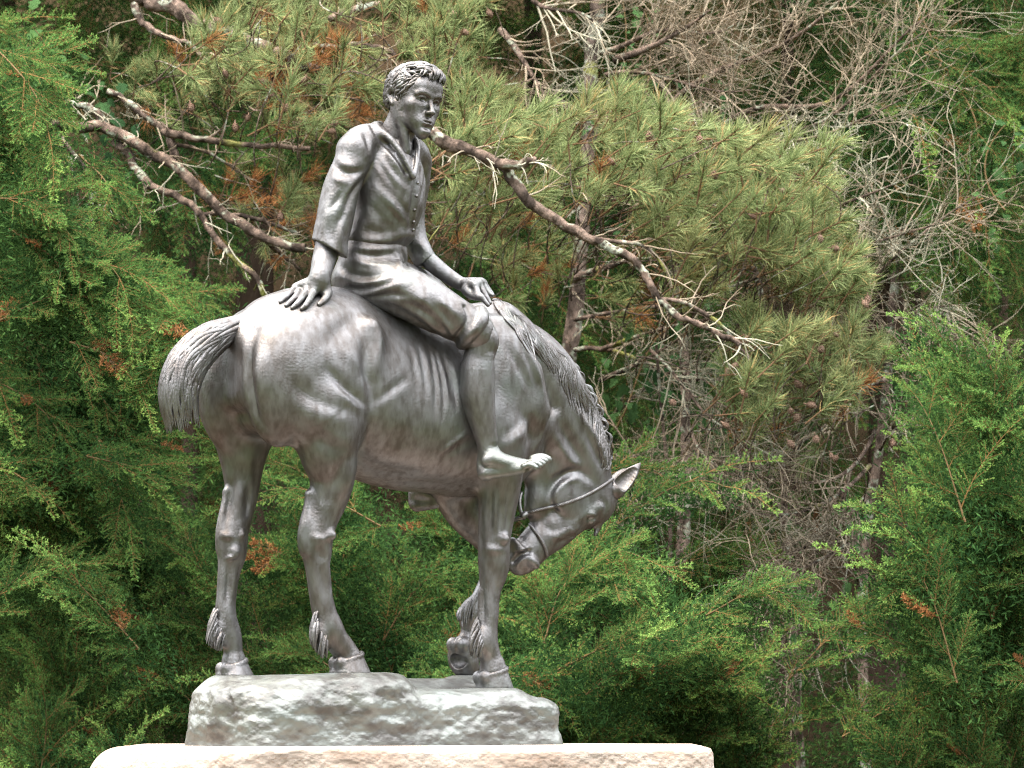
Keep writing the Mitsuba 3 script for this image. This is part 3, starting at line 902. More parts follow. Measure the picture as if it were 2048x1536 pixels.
    cones(t, [(1215, 318), (1425, 340), (1560, 378), (1575, 372), (1440, 440), (1380, 497), (1640, 468), (1660, 496), (1645, 690), (1648, 668), (1665, 665), (1735, 590), (1725, 600), (1458, 735), (1475, 725), (1482, 780), (1510, 765), (1590, 760), (1612, 808), (1600, 830), (1630, 870), (1660, 905), (1675, 910), (1785, 880), (1575, 880), (1420, 655), (1490, 672), (1580, 815), (1340, 800), (1445, 845), (1400, 270), (1300, 260), (1500, 430), (1320, 430)], 3.5, R1)

    # ------------------------------------------------------------------ bare and dead branches
    def dead_limb(t, pts, y0, y1, r0, rg, n=26, arch=0.2, lean=35, lt=(0.15, 0.5)):
        ys = np.linspace(y0, y1, len(pts))
        P = spl(np.array([W(p[0], p[1], y) for p, y in zip(pts, ys)]), 24)
        s = S * (16.5 + (y0 + y1) / 2) / 16.5
        k = put('limb', join([tube(P, np.linspace(r0, max(1.0, r0 * .25), 24) * s, 7)]), 'bark', t, units='m')
        tg = np.gradient(P, axis=0)
        tg /= np.linalg.norm(tg, axis=1, keepdims=True)
        out = []

        def grow(o, d, L, r, lev):
            m = 7
            q = [o]
            c = rg.normal(0, .32, 3) + np.array([0, 0, arch])
            for i in range(m):
                d = d + c / m + rg.normal(0, .10, 3)
                d /= np.linalg.norm(d)
                q.append(q[-1] + d * L / m)
                if lev < 2 and rg.random() < (0.55 if lev == 0 else 0.35):
                    e = d + rg.normal(0, .6, 3)
                    grow(q[-1], e / np.linalg.norm(e), L * rg.uniform(.3, .65), r * .62, lev + 1)
            out.append(tube(np.array(q), np.linspace(r, r * .35, m + 1), 3 if lev else 4, cap=False))
        for i in range(n):
            j = int(rg.integers(3, 24))
            sg = rg.choice([-1, 1])
            nr = np.cross(tg[j], [0, 1, 0]) * sg
            e = tg[j] * 0.8 + nr * rg.uniform(.3, 1.0) + np.array([0, rg.normal(-.1, .5), 0])
            grow(P[j], e / np.linalg.norm(e), rg.uniform(*lt), rg.uniform(.0026, .0062) * (1.25 - j / 30), 0)
        w = put('twig', join(out), 'twig_bark', k, units='m')
        labels[w] = {'label': 'tangle of fine bare twigs', 'kind': 'stuff'}
        return P

    R2 = np.random.default_rng(5)
    t = numbered('dead_tree')
    labels[t] = {'label': 'bare grey tree with lichen-covered branches spreading over the upper right', 'category': 'dead tree', 'group': 'dead trees in the wood'}
    b = W(1330, 768, 6.2)
    limbs(t, [([(1380, 1600), (1370, 900), (1340, 500), (1300, 320), (1290, 200)], 6.4, 6.0, 14, 9)], R2, 'trunk')
    for pts, y0, y1, r in [([(1290, 330), (1420, 150), (1520, 110), (1600, 68), (1700, -20)], 6.0, 5.2, 9), ([(1300, 380), (1400, 290), (1520, 215), (1640, 210), (1760, 120), (1880, 20)], 5.8, 5.0, 8), ([(1060, -10), (1090, 15), (1150, 24), (1200, 62)], 5.6, 5.5, 6),
                          ([(1000, 60), (1040, 110), (1090, 190), (1110, 210)], 6, 5.8, 8), ([(1200, 105), (1270, 80), (1330, 60), (1400, 66), (1480, 40)], 5.8, 5.4, 6), ([(1210, 150), (1310, 150), (1400, 175), (1500, 180)], 5.8, 5.2, 5), ([(1230, 120), (1330, 80), (1420, 20)], 5.6, 5.2, 9),
                          ([(1380, 400), (1490, 290), (1600, 280), (1700, 250), (1800, 200)], 5.4, 4.8, 6), ([(1480, 300), (1560, 270), (1650, 240), (1740, 160), (1860, 60)], 5.6, 5.0, 5), ([(1500, 480), (1650, 420), (1760, 380), (1880, 320)], 5.4, 4.9, 5), ([(1560, 560), (1700, 500), (1800, 470), (1900, 440)], 5.4, 5.0, 4.5), ([(1640, 640), (1740, 560), (1830, 480), (1960, 390)], 5.4, 5.2, 5),
                          ([(1120, 260), (1240, 220), (1330, 210), (1420, 240)], 6.0, 5.2, 4)]:
        dead_limb(t, pts, y0 - .8, y1 - .8, r, R2, n=24)
    t = numbered('dead_tree')
    labels[t] = {'label': 'dead tree whose bare twigs hang in arcs below the right pine', 'category': 'dead tree', 'group': 'dead trees in the wood'}
    limbs(t, [([(1735, 1700), (1725, 1300), (1740, 1000), (1770, 800), (1790, 560), (1840, 300), (1880, 100)], 6.8, 6.8, 11, 8), ([(1720, 1100), (1690, 1040), (1700, 940)], 6.0, 5.8, 9, 5)], R2, 'trunk')
    for pts, y0, y1, r in [([(1780, 700), (1700, 620), (1640, 600)], 5.8, 5, 4), ([(1770, 760), (1700, 800), (1640, 860), (1560, 900), (1480, 890)], 5.6, 4.8, 4.5), ([(1750, 860), (1660, 960), (1560, 960), (1440, 930), (1380, 900)], 5.6, 4.8, 4.5), ([(1740, 930), (1640, 1010), (1540, 1030), (1420, 990)], 5.4, 4.8, 4.5), ([(1740, 980), (1660, 1060), (1560, 1120), (1500, 1140)], 5.4, 4.6, 5), ([(1730, 1060), (1640, 1120), (1560, 1150)], 5.2, 4.6, 4),
                          ([(1720, 1200), (1660, 1260), (1600, 1330), (1540, 1360)], 5.2, 4.6, 4), ([(1760, 900), (1800, 840), (1850, 800)], 5.6, 5.2, 4), ([(1790, 640), (1850, 620), (1910, 610)], 5.8, 5.4, 4), ([(1720, 1180), (1690, 1100), (1640, 1060)], 5.4, 5, 4), ([(1300, 700), (1380, 790), (1440, 850), (1560, 860)], 5.2, 4.6, 4), ([(1380, 860), (1430, 930), (1520, 960)], 5.0, 4.6, 4)]:
        dead_limb(t, pts, y0 - .9, y1 - .9, r, R2, n=22, arch=-.1)
    t = numbered('dead_tree')
    labels[t] = {'label': 'thin dead stem standing among the cedars right of the horse\'s ear', 'category': 'dead tree', 'group': 'dead trees in the wood'}
    limbs(t, [([(1345, 1500), (1340, 1080), (1335, 950), (1322, 820), (1312, 690)], 4.8, 4.8, 6, 3)], R2, 'trunk')
    for pts, y0, y1, r in [([(1200, 760), (1270, 730), (1340, 690), (1400, 640)], 5.2, 4.8, 6), ([(1200, 860), (1260, 800), (1330, 750), (1400, 720)], 5.2, 4.8, 5), ([(1220, 1080), (1260, 1020), (1300, 980), (1380, 960)], 4.9, 4.6, 3), ([(1330, 1000), (1280, 960), (1250, 1000)], 4.8, 4.6, 2.5)]:
        dead_limb(t, pts, y0, y1, r, R2, n=16)

    # ------------------------------------------------------------------ broad-leaved vines in the gaps
    def vine(label, stem, y, spread, n, rg, size=1.0, bs=None):
        t = numbered('leafy_vine')
        labels[t] = {'label': label, 'category': 'vine', 'group': 'leafy vines in the gaps'}
        P = spl(np.array([W(px, py, y + rg.uniform(-.05, .05)) for px, py in stem]), 24)
        put('stem', join([tube(P, np.linspace(.005, .002, 24), 5)]), 'cedar_twig', t, units='m')
        for i in range(n):
            o = P[int(rg.integers(24))] + rg.normal(0, 1, 3) * spread
            d = rg.normal(0, 1, 3) + np.array([0, -.6, -.5])
            inst(LEAF[int(rg.integers(2))], t, 'leaf', o, d, np.array([rg.normal(0, .4), -.7, .7]), size * rg.uniform(.5, .95))

    R3 = np.random.default_rng(15)
    vine('leafy vine with lobed leaves at the top left', [(60, 160), (90, 100), (70, 60)], 3.8, .05, 16, R3, 1.1)
    vine('dim leafy vine in the dark gap by the left pine limb', [(150, 420), (190, 330), (170, 240), (140, 160)], 5.0, .10, 50, R3)
    vine('bright leafy vine climbing the pine trunk', [(1210, 420), (1230, 240), (1250, 120), (1240, -20)], 5.6, .09, 44, R3, .8)
    vine('leafy vine among the bare branches right of the pine trunk', [(1290, 200), (1300, 120), (1290, 20)], 5.3, .07, 24, R3, .8)
    vine('leafy vine at the upper edge of the pine needles', [(1380, 250), (1440, 220), (1420, 170)], 5.0, .08, 26, R3, .8)
    vine('dark leafy vine under the pine\'s long limb', [(1230, 860), (1280, 740), (1330, 660), (1400, 640)], 5.0, .11, 60, R3, 1.1)
    vine('dark leafy vine below the lower pine needles', [(1340, 960), (1400, 860), (1470, 780)], 5.0, .12, 60, R3, 1.15)
    vine('blue green leafy vine in the dark hollow right of the cedar', [(1560, 1250), (1640, 1160), (1660, 1090), (1720, 1060)], 5.0, .09, 40, R3, 1.2)
    vine('small leafy vine at the right in front of the dark cedar', [(2010, 420), (1970, 330), (2010, 250)], 5.0, .09, 30, R3, .9)

# ------------------------------------------------------------------ the bronze statue: horse
STATUE = 'equestrian_statue'


def horse_body():
    h = 3.0
    F = Field(at(300, 1400, 0) + [0, -330, 0], at(1300, 560, 0) + [0, 330, 0], h)
    # trunk: stations along the mid plane (pixel column, top, bottom, half width, lowness of the widest line)
    st = [(480, 648, 822, 84), (520, 600, 846, 116), (580, 580, 862, 129), (640, 573, 893, 134), (700, 583, 950, 133),
          (760, 604, 972, 128), (830, 620, 984, 131), (900, 618, 992, 132), (950, 606, 993, 124), (1000, 603, 988, 106), (1040, 640, 955, 84), (1066, 715, 900, 56)]
    X, C, Hh, Hw = [], [], [], []
    for px, t, b, w in st:
        a, c = hor(px, t), hor(px, b)
        X.append((a - HO) @ NF); C.append((a[2] + c[2]) / 2); Hh.append((a[2] - c[2]) / 2); Hw.append(w)
    fc, fh, fw = (PchipInterpolator(X, q) for q in (C, Hh, Hw))
    x0, x1 = X[0], X[-1]

    def trunk(x, y, z):
        xx = (x - HO[0]) * NF[0] + (y - HO[1]) * NF[1]
        yy = (x - HO[0]) * NL[0] + (y - HO[1]) * NL[1]
        xc = np.clip(xx, x0, x1)
        c, hh, hw = fc(xc), fh(xc), fw(xc)
        q = (z - c) / hh
        wmod = hw * (1 - 0.13 * np.clip(q, -1, 1))
        k = (np.abs(yy / wmod) ** 2.15 + np.abs(q) ** 2.15) ** (1 / 2.15)
        d = (k - 1) * np.minimum(hh, hw)
        ex = np.abs(xx - xc) * 1.2
        return np.where(ex > 0, np.sqrt(np.maximum(d + 30, 0) ** 2 + ex ** 2) - 30, d).astype(np.float32)
    F.op(trunk, at(380, 1000, 0) + [0, -320, 0], at(1160, 565, 0) + [0, 320, 0], 1, 'add')
    # haunches
    Rh = np.array([NF, NL, [0, 0, 1]])
    tilt = lambda deg: np.array([NF * math.cos(math.radians(deg)) + np.array([0, 0, 1]) * math.sin(math.radians(deg)), NL, np.array([0, 0, 1]) * math.cos(math.radians(deg)) - NF * math.sin(math.radians(deg))])
    F.ell(hor(628, 752, -74), (128, 66, 138), tilt(-12), k=22)
    F.ell(hor(552, 770, -66), (66, 52, 122), tilt(4), k=20)
    F.ell(hor(700, 800, -96), (48, 30, 80), tilt(-22), k=20)        # stifle
    F.ell(hor(515, 752, 72), (118, 66, 136), tilt(-8), k=22)
    F.ell(hor(452, 775, 64), (62, 54, 118), tilt(2), k=20)
    F.chain([(*hor(580, 612, 0), 26), (*hor(530, 632, 0), 26), (*hor(490, 648, 0), 24)], k=26)
    # hips
    F.chain([(*hor(738, 655, -106), 16), (*hor(744, 700, -108), 14), (*hor(735, 740, -106), 16)], k=30)
    Z = (NL, 1.12)
    # near hind leg
    F.chain([(*hor(640, 828, -84), 80), (*hor(655, 878, -86), 66), (*hor(658, 912, -86), 57), (*hor(664, 945, -84), 48), (*hor(662, 975, -80), 43), (*hor(655, 1007, -76), 37), (*hor(643, 1040, -74), 33),
             (*hor(635, 1069, -73), 33), (*hor(633, 1096, -72), 32), (*hor(634.5, 1128, -72), 26), (*hor(640, 1177, -72), 22), (*hor(651, 1225, -72), 22.5), (*hor(661, 1258, -72), 27), (*hor(673, 1280, -72), 25), (*hor(690, 1303, -72), 25), (*hor(697, 1322, -72), 29)], k=26, flat=Z)
    F.chain([(*hor(622, 990, -74), 13), (*hor(612, 1040, -74), 12), (*hor(606, 1066, -73), 11), (*hor(610, 1100, -72), 12)], k=10)   # hock point
    F.chain([(*hor(628, 1110, -68), 11), (*hor(628, 1170, -70), 10), (*hor(640, 1250, -70), 11)], k=8)                            # flexor tendon
    F.ell(hor(660, 1070, -98), (13, 9, 11), k=8)
    # far hind leg
    F.chain([(*hor(488, 850, 76), 66), (*hor(486, 898, 76), 52), (*hor(485, 940, 76), 41), (*hor(484, 979, 75), 35), (*hor(476, 1028, 74), 31), (*hor(466, 1069, 73), 31.5), (*hor(465, 1102, 72), 29.5),
             (*hor(460, 1141, 72), 22), (*hor(454, 1193, 72), 19), (*hor(453, 1235, 72), 21), (*hor(461, 1268, 72), 22), (*hor(466, 1300, 72), 20), (*hor(468, 1328, 72), 27)], k=24, flat=Z)
    F.chain([(*hor(456, 985, 75), 11), (*hor(448, 1030, 74), 11), (*hor(441, 1066, 73), 10), (*hor(443, 1100, 72), 11)], k=9)
    F.chain([(*hor(490, 985, 62), 10), (*hor(488, 1030, 62), 10)], k=9)
    F.chain([(*hor(447, 1115, 70), 10), (*hor(443, 1180, 70), 9), (*hor(440, 1250, 70), 11)], k=8)
    F.ell(hor(470, 1104, 50), (9, 9, 11), k=8)
    F.ell(hor(643, 1276, -76), (13, 14, 28), tilt(18), k=12)
    F.ell(hor(441, 1268, 70), (13, 14, 24), tilt(18), k=12)
    F.ell(hor(960, 1288, -74), (13, 14, 24), tilt(14), k=12)
    F.ell(hor(936, 1222, 68), (15, 14, 24), tilt(-30), k=12)
    # crotch
    F.ell(hor(545, 832, 0), (70, 52, 40), tilt(10), k=22)
    # shoulder and near fore leg
    F.ell(hor(1010, 735, -86), (80, 40, 106), tilt(28), k=34)
    F.ell(hor(1052, 815, -84), (48, 34, 52), tilt(20), k=20)
    F.ell(hor(975, 850, -98), (58, 34, 66), tilt(-20), k=22)
    F.chain([(*hor(1000, 880, -86), 56), (*hor(1000, 930, -84), 50), (*hor(1000, 965, -80), 45), (*hor(995, 1012, -76), 40), (*hor(990.5, 1053, -74), 36), (*hor(988, 1090, -73), 33.5), (*hor(988, 1117, -72), 33.5), (*hor(986, 1148, -72), 29.5),
             (*hor(981.5, 1175, -72), 23), (*hor(979, 1205, -72), 20.5), (*hor(976, 1249, -72), 20.5), (*hor(973.5, 1276, -72), 23), (*hor(980, 1311, -72), 22.5), (*hor(986, 1338, -72), 29)], k=20, flat=Z)
    F.ell(hor(1008, 1078, -104), (11, 8, 11), k=7)
    F.chain([(*hor(964, 1185, -68), 8), (*hor(962, 1240, -70), 8)], k=6)
    # far fore leg, bent, toe on the rock
    F.ell(hor(890, 860, 84), (80, 44, 90), tilt(-10), k=22)
    F.chain([(*hor(885, 930, 82), 56), (*hor(901, 965, 80), 49), (*hor(927, 1018, 78), 43), (*hor(970, 1068, 74), 35), (*hor(994, 1104, 72), 33), (*hor(994, 1130, 70), 28), (*hor(980, 1160, 70), 21), (*hor(958, 1200, 70), 18), (*hor(944, 1230, 70), 22),
             (*hor(935, 1266, 70), 15), (*hor(930, 1290, 70), 23)], k=20, flat=Z)
    # chest and neck
    G = (NL, 1.85)
    F.chain([(*hor(1000, 765, 0), 140), (*hor(1064, 798, 0), 126), (*hor(1110, 864, 0), 107), (*hor(1143, 922, 0), 91), (*hor(1158, 965, 0), 76)], k=26, flat=G)
    F.ell(hor(1046, 860, 0), (48, 66, 60), tilt(0), k=26)
    F.chain([(*hor(1072, 895, 0), 50), (*hor(1084, 950, 0), 40), (*hor(1084, 990, 0), 40), (*hor(1076, 1014, 0), 32)], k=18, flat=(NL, 1.4))
    F.ell(hor(1081, 824, -88), (16, 14, 16), k=18)
    # head
    B = (NL, 1.38)
    F.chain([(*hor(1198, 990, 0), 44), (*hor(1178, 1006, 0), 52), (*hor(1157, 1010, 0), 54), (*hor(1113, 1050, 0), 46), (*hor(1078, 1082, 0), 39), (*hor(1050, 1112, 0), 35), (*hor(1039, 1124, 0), 28)], k=10, flat=B)
    F.ell(hor(1138, 992, -32), (44, 12, 40), tilt(-42), k=10)       # cheek
    F.chain([(*hor(1200, 1012, -27), 12), (*hor(1188, 1018, -31), 11), (*hor(1176, 1036, -30), 9)], k=8)   # brow
    F.chain([(*hor(1200, 1015, -20), 11), (*hor(1199, 1040, -14), 9), (*hor(1190, 1070, -14), 4)], k=5)   # forelock
    F.chain([(*hor(1150, 1055, -27), 7), (*hor(1110, 1072, -28), 6)], k=9)    # facial crest
    F.ell(hor(1182, 1041, -40), (9, 11, 9), k=3, mode='sub')
    F.ell(hor(1183, 1041, -28), (8, 8, 8), k=2)
    F.ell(hor(1064, 1124, -22), (20, 12, 11), tilt(-38), k=9)
    F.ell(hor(1050, 1138, -30), (12, 12, 7), tilt(-8), k=4, mode='sub')
    F.ell(hor(1032, 1094, 0), (24, 24, 14), tilt(-50), k=10)        # chin
    return F


def hoof(F, top, rt, bot, rb, zb, k=3, sink=6):
    """a sloping hoof, flat below"""
    a, b = np.array(top), np.array(bot)
    zt = a[2]

    def fn(x, y, z):
        t = np.clip((zt - z) / (zt - zb), -0.3, 1.2)
        cx, cy = a[0] + (b[0] - a[0]) * t, a[1] + (b[1] - a[1]) * t
        r = rt + (rb - rt) * t
        d = (np.sqrt((x - cx) ** 2 + (y - cy) ** 2) - r) * 0.9
        fx = (x - cx) * NF[0] + (y - cy) * NF[1]
        return np.maximum(d, np.maximum(zb - z, (z - zt - 0.32 * fx) * 0.95)).astype(np.float32)
    R = max(rt, rb) + 8
    F.op(fn, np.minimum(a, b) - [R, R, 4], np.maximum(a, b) + [R, R, 16], k, 'add')


HOOVES = [((697, 1314, -72), 30, (700, 1347, -72), 42), ((468, 1326, 72), 27, (469, 1352, 72), 39), ((985, 1343, -72), 31, (989, 1377, -72), 39)]


def build_horse():
    F = horse_body()
    m = F.mesh(16)
    zz = (m.vertices[:, 2])
    C = carve(m, [
        ([(645, 725), (672, 757), (703, 788), (742, 814)], -6, 9), ([(665, 725), (700, 752), (728, 778), (742, 796)], 2.6, 13), ([(660, 768), (690, 795), (735, 825)], 3, 9),
        ([(570, 715), (585, 760), (625, 797), (680, 818), (738, 840)], -5, 14), ([(600, 795), (640, 822), (690, 838), (738, 856)], 0.8, 13), ([(590, 820), (625, 865), (665, 890), (712, 905)], -4, 14), ([(625, 850), (660, 872), (715, 880)], 3, 12),
        ([(640, 700), (668, 672), (705, 642), (738, 624)], -7, 17), ([(750, 622), (754, 650), (752, 690)], 2.5, 11), ([(730, 670), (731, 710), (736, 745), (746, 790), (744, 830)], -8, 11), ([(764, 650), (758, 700), (752, 745)], 4, 9),
        ([(736, 812), (760, 797), (785, 778), (822, 752)], -3.2, 8), ([(752, 814), (782, 796), (820, 768)], 0.8, 9), ([(690, 690), (705, 720), (722, 750)], 4, 14),
        ([(512, 655), (500, 695), (495, 745), (502, 800), (518, 845), (545, 868)], -16, 10), ([(530, 690), (520, 750), (528, 810)], 5, 16),
        ([(560, 860), (590, 888), (608, 930)], -4, 10),
        ([(622, 965), (621, 1000), (613, 1045)], -5, 6), ([(716, 905), (690, 925), (668, 960), (655, 1010)], -6, 10), ([(718, 922), (700, 955), (685, 1000)], 5, 12),
        ([(640, 965), (645, 1045)], 4, 9), ([(640, 1110), (650, 1210)], -4, 5), ([(626, 1120), (634, 1225)], 3, 5), ([(655, 1115), (664, 1210)], 3, 6), ([(620, 1068), (640, 1078), (664, 1066)], 4, 6), ([(636, 1090), (640, 1108), (650, 1125)], -6, 9),
        ([(464, 955), (457, 1010), (448, 1058)], -6, 5), ([(500, 965), (492, 1040)], -5, 6), ([(478, 960), (474, 1040)], 4, 9), ([(459, 1125), (452, 1215)], -4, 4), ([(472, 1120), (465, 1200)], 3, 5), ([(438, 1066), (452, 1072), (470, 1070)], 5, 6), ([(460, 1108), (466, 1122)], 5, 7), ([(478, 1066), (490, 1072)], 5, 7),
        ([(440, 770), (450, 830), (480, 880), (535, 905)], -4, 16),
        # ribs and loin
        ([(848, 670), (866, 730), (872, 790), (866, 850)], -3.2, 5.5), ([(864, 690), (882, 745), (888, 800), (882, 850)], -3.6, 5), ([(880, 700), (898, 755), (904, 815)], -3.6, 5), ([(832, 680), (848, 740), (853, 800)], -2.4, 6), ([(896, 720), (908, 770), (912, 830)], -3.6, 5), ([(815, 680), (830, 740), (834, 800)], -1.6, 7),
        ([(872, 912), (905, 888), (946, 858)], 3, 5.5), ([(878, 922), (910, 900), (950, 874)], -3, 7), ([(770, 870), (800, 880), (830, 872)], -3, 20),
        ([(712, 960), (790, 965), (880, 970), (950, 985)], -4, 12), ([(715, 915), (760, 945), (810, 950), (850, 945)], -6, 16),
        # shoulder
        ([(1022, 660), (1054, 705), (1078, 760), (1094, 822)], 7, 9), ([(1040, 640), (1074, 700), (1098, 765), (1110, 815)], -12, 14, 0),
        ([(1004, 680), (1035, 730), (1058, 785)], -3, 7), ([(1015, 670), (1046, 720), (1066, 780)], 2.5, 6), ([(1094, 832), (1080, 872), (1062, 910)], 6, 8), ([(1060, 825), (1062, 862), (1048, 905)], -7, 11), ([(1062, 838), (1036, 874), (990, 898)], 3.2, 9), ([(1050, 830), (1020, 862), (985, 878)], -2.6, 10),
        # forearm
        ([(984, 975), (982, 1030), (980, 1080)], -4.5, 5.5), ([(1003, 975), (1000, 1030), (998, 1075)], -4.5, 5), ([(1020, 970), (1016, 1030), (1010, 1075)], -4, 5), ([(993, 975), (991, 1070)], 3, 5),
        ([(962, 1092), (985, 1100), (1015, 1096)], 4, 7), ([(967, 1170), (966, 1260)], -4, 4), ([(985, 1175), (985, 1270)], 3, 6), ([(978, 1120), (985, 1150), (984, 1175)], -3, 7),
        # neck
        ([(1108, 830), (1140, 880), (1165, 920), (1192, 962)], -8, 12), ([(1140, 800), (1172, 850), (1200, 905), (1216, 945)], 6, 10), ([(1168, 850), (1190, 900), (1208, 944)], -5, 7), ([(1112, 870), (1136, 915), (1168, 945)], 4, 9), ([(1085, 870), (1102, 910), (1112, 945)], -8, 13), ([(1120, 760), (1155, 800), (1180, 850)], -3, 12),
        ([(1098, 1006), (1110, 970), (1136, 948), (1160, 943), (1180, 957), (1198, 970)], -11, 9), ([(1104, 1004), (1118, 974), (1140, 959), (1164, 957)], 5, 6),
        ([(1185, 1008), (1160, 1037), (1130, 1055)], 3, 6), ([(1160, 1070), (1135, 1078), (1105, 1094)], -3, 5), ([(1078, 1048), (1100, 1058), (1112, 1072)], -4, 8), ([(1058, 1102), (1040, 1112), (1026, 1124)], -8, 4.5, 0), ([(1062, 1094), (1044, 1100), (1026, 1098)], 5, 4), ([(1058, 1108), (1042, 1120), (1026, 1131)], 4, 3.5), ([(1030, 1065), (1046, 1085), (1058, 1096)], -6, 6),
        ([(1126, 1072), (1150, 1066), (1152, 1073), (1135, 1077), (1108, 1082)], 2, 2.2),
        ([(1196, 1000), (1212, 1010), (1206, 1028)], -4, 6), ([(1172, 1032), (1184, 1028), (1194, 1034)], 3, 3.5),
    ])
    C = relax(C, 2)
    put('horse', C, 'bronze', STATUE, label='bare-backed horse with its head lowered and nose tucked towards its forelegs')
    return C


HORSE = build_horse()
HB = STATUE + '__horse'
Fh = Field(at(380, 1400, 0) + [0, -260, 0], at(1060, 1270, 0) + [0, 300, 0], 2.5)
for i, (t, rt, b, rb) in enumerate(HOOVES):
    Fq = Field(hor(*b) - [70, 70, 12], hor(*t) + [70, 70, 30], 2.2)
    hoof(Fq, hor(*t), rt, hor(*b), rb, hor(*b)[2])
    # coronet band and heel bulbs
    c = hor(*t)
    for k in range(16):
        a0, a1 = k * math.pi / 8, (k + 1) * math.pi / 8
        e0, e1 = (np.array([math.cos(q) * (rt - 3), math.sin(q) * (rt - 3), 0]) for q in (a0, a1))
        Fq.cone(c + e0 + [0, 0, 0.32 * (e0 @ NF) - 1], 4.2, c + e1 + [0, 0, 0.32 * (e1 @ NF) - 1], 4.2, k=4)
    back = -NF * (rt - 4)
    for s in (-1, 1):
        Fq.ell(c + back + NL * s * 11 + [0, 0, -12], (12, 12, 14), k=5)
    put('hoof', Fq.mesh(2), 'bronze', HB)
Fq = Field(hor(925, 1355, 70) - [70, 70, 10], hor(925, 1280, 70) + [70, 70, 20], 2.2)
c, e = hor(927, 1296, 70), hor(938, 1352, 70)
Fq.chain([(*c, 27), (*(c * .5 + e * .5 + [-6, 0, 4]), 31), (*(e + [-4, 0, 18]), 26)], k=2)
Fq.op(lambda x, y, z: np.maximum(np.abs(x - e[0]) - 60, e[2] - z) * 0 + (z - e[2]), e - [80, 80, 8], e + [80, 80, 0], 1, 'sub')
Fq.ell(c + [-22, -12, 6], (13, 12, 16), k=5)
Fq.ell(c + [-4, -24, 6], (13, 12, 16), k=5)
Fq.ell(c + [-10, -18, -26], (20, 12, 16), k=3, mode='sub')
put('hoof', Fq.mesh(2), 'bronze', HB, label='far forehoof resting on its toe')

# tail ------------------------------------------------------------
rng = np.random.default_rng(7)
TAILC = [(545, 638, 12), (505, 645, 21), (470, 656, 25), (432, 673, 33), (396, 700, 40), (369, 740, 43), (357, 785, 43), (359, 815, 42), (362, 832, 40)]


def build_tail():
    F = Field(hor(300, 880, 0) + [0, -80, 0], hor(530, 610, 0) + [0, 80, 0], 2.5)
    pts = [(*hor(x, y, 0), r - 3) for x, y, r in TAILC]
    F.chain([(*p[:3], p[3] * (0.95 if i < 6 else (0.9, 0.6, 0.3)[i - 6])) for i, p in enumerate(pts)], k=2, flat=(NL, 1.25))
    core = F.mesh(3)
    P = spl(pts, 40)
    c, r = P[:, :3], P[:, 3]
    t = np.gradient(c, axis=0)
    t /= np.linalg.norm(t, axis=1, keepdims=True)
    nn = np.cross(t, NL)
    parts = [(core.vertices, core.faces)]
    for i in range(320):
        ph = rng.uniform(0, 2 * math.pi)
        a, b = sorted(rng.choice(40, 2, replace=False))
        if b - a < 12:
            a = max(0, b - 20)
            b = min(39, a + 20)
        k = np.arange(a, b + 1)
        u = (k - a) / max(b - a, 1)
        if i % 2 == 0:
            b = 39
            a = int(rng.integers(14, 26))
            k = np.arange(a, b + 1)
            u = (k - a) / (b - a)
        w = ph + 0.35 * np.sin(u * rng.uniform(2, 5) + rng.uniform(0, 6)) - 0.25 * u * np.sign(math.sin(ph))
        off = (np.cos(w) * (r[k] - 2.6) / 1.25)[:, None] * NL + (np.sin(w) * (r[k] - 2.6))[:, None] * nn[k]
        q = c[k] + off
        tip = t[b] * (rng.uniform(4, 14) if b < 36 else rng.uniform(6, 30))
        q = np.vstack([q, q[-1] + tip])
        rad = np.r_[rng.uniform(3.0, 6.6) * np.minimum(1, 0.35 + u * 4) * (1 - 0.55 * u ** 3) + 0.4, 0.6]
        parts.append(tube(q, rad, 6))
    put('tail', join(parts), 'bronze', HB, smooth=True, label='long tail blown out behind the rump')


build_tail()

# mane ------------------------------------------------------------
CREST = [(984, 592), (996, 598), (1019, 617), (1048, 635), (1071, 657), (1097, 680), (1118, 699), (1139, 717), (1152, 735), (1162, 753), (1178, 782), (1193, 806), (1204, 830), (1212, 856), (1218, 879), (1226, 908), (1232, 938)]


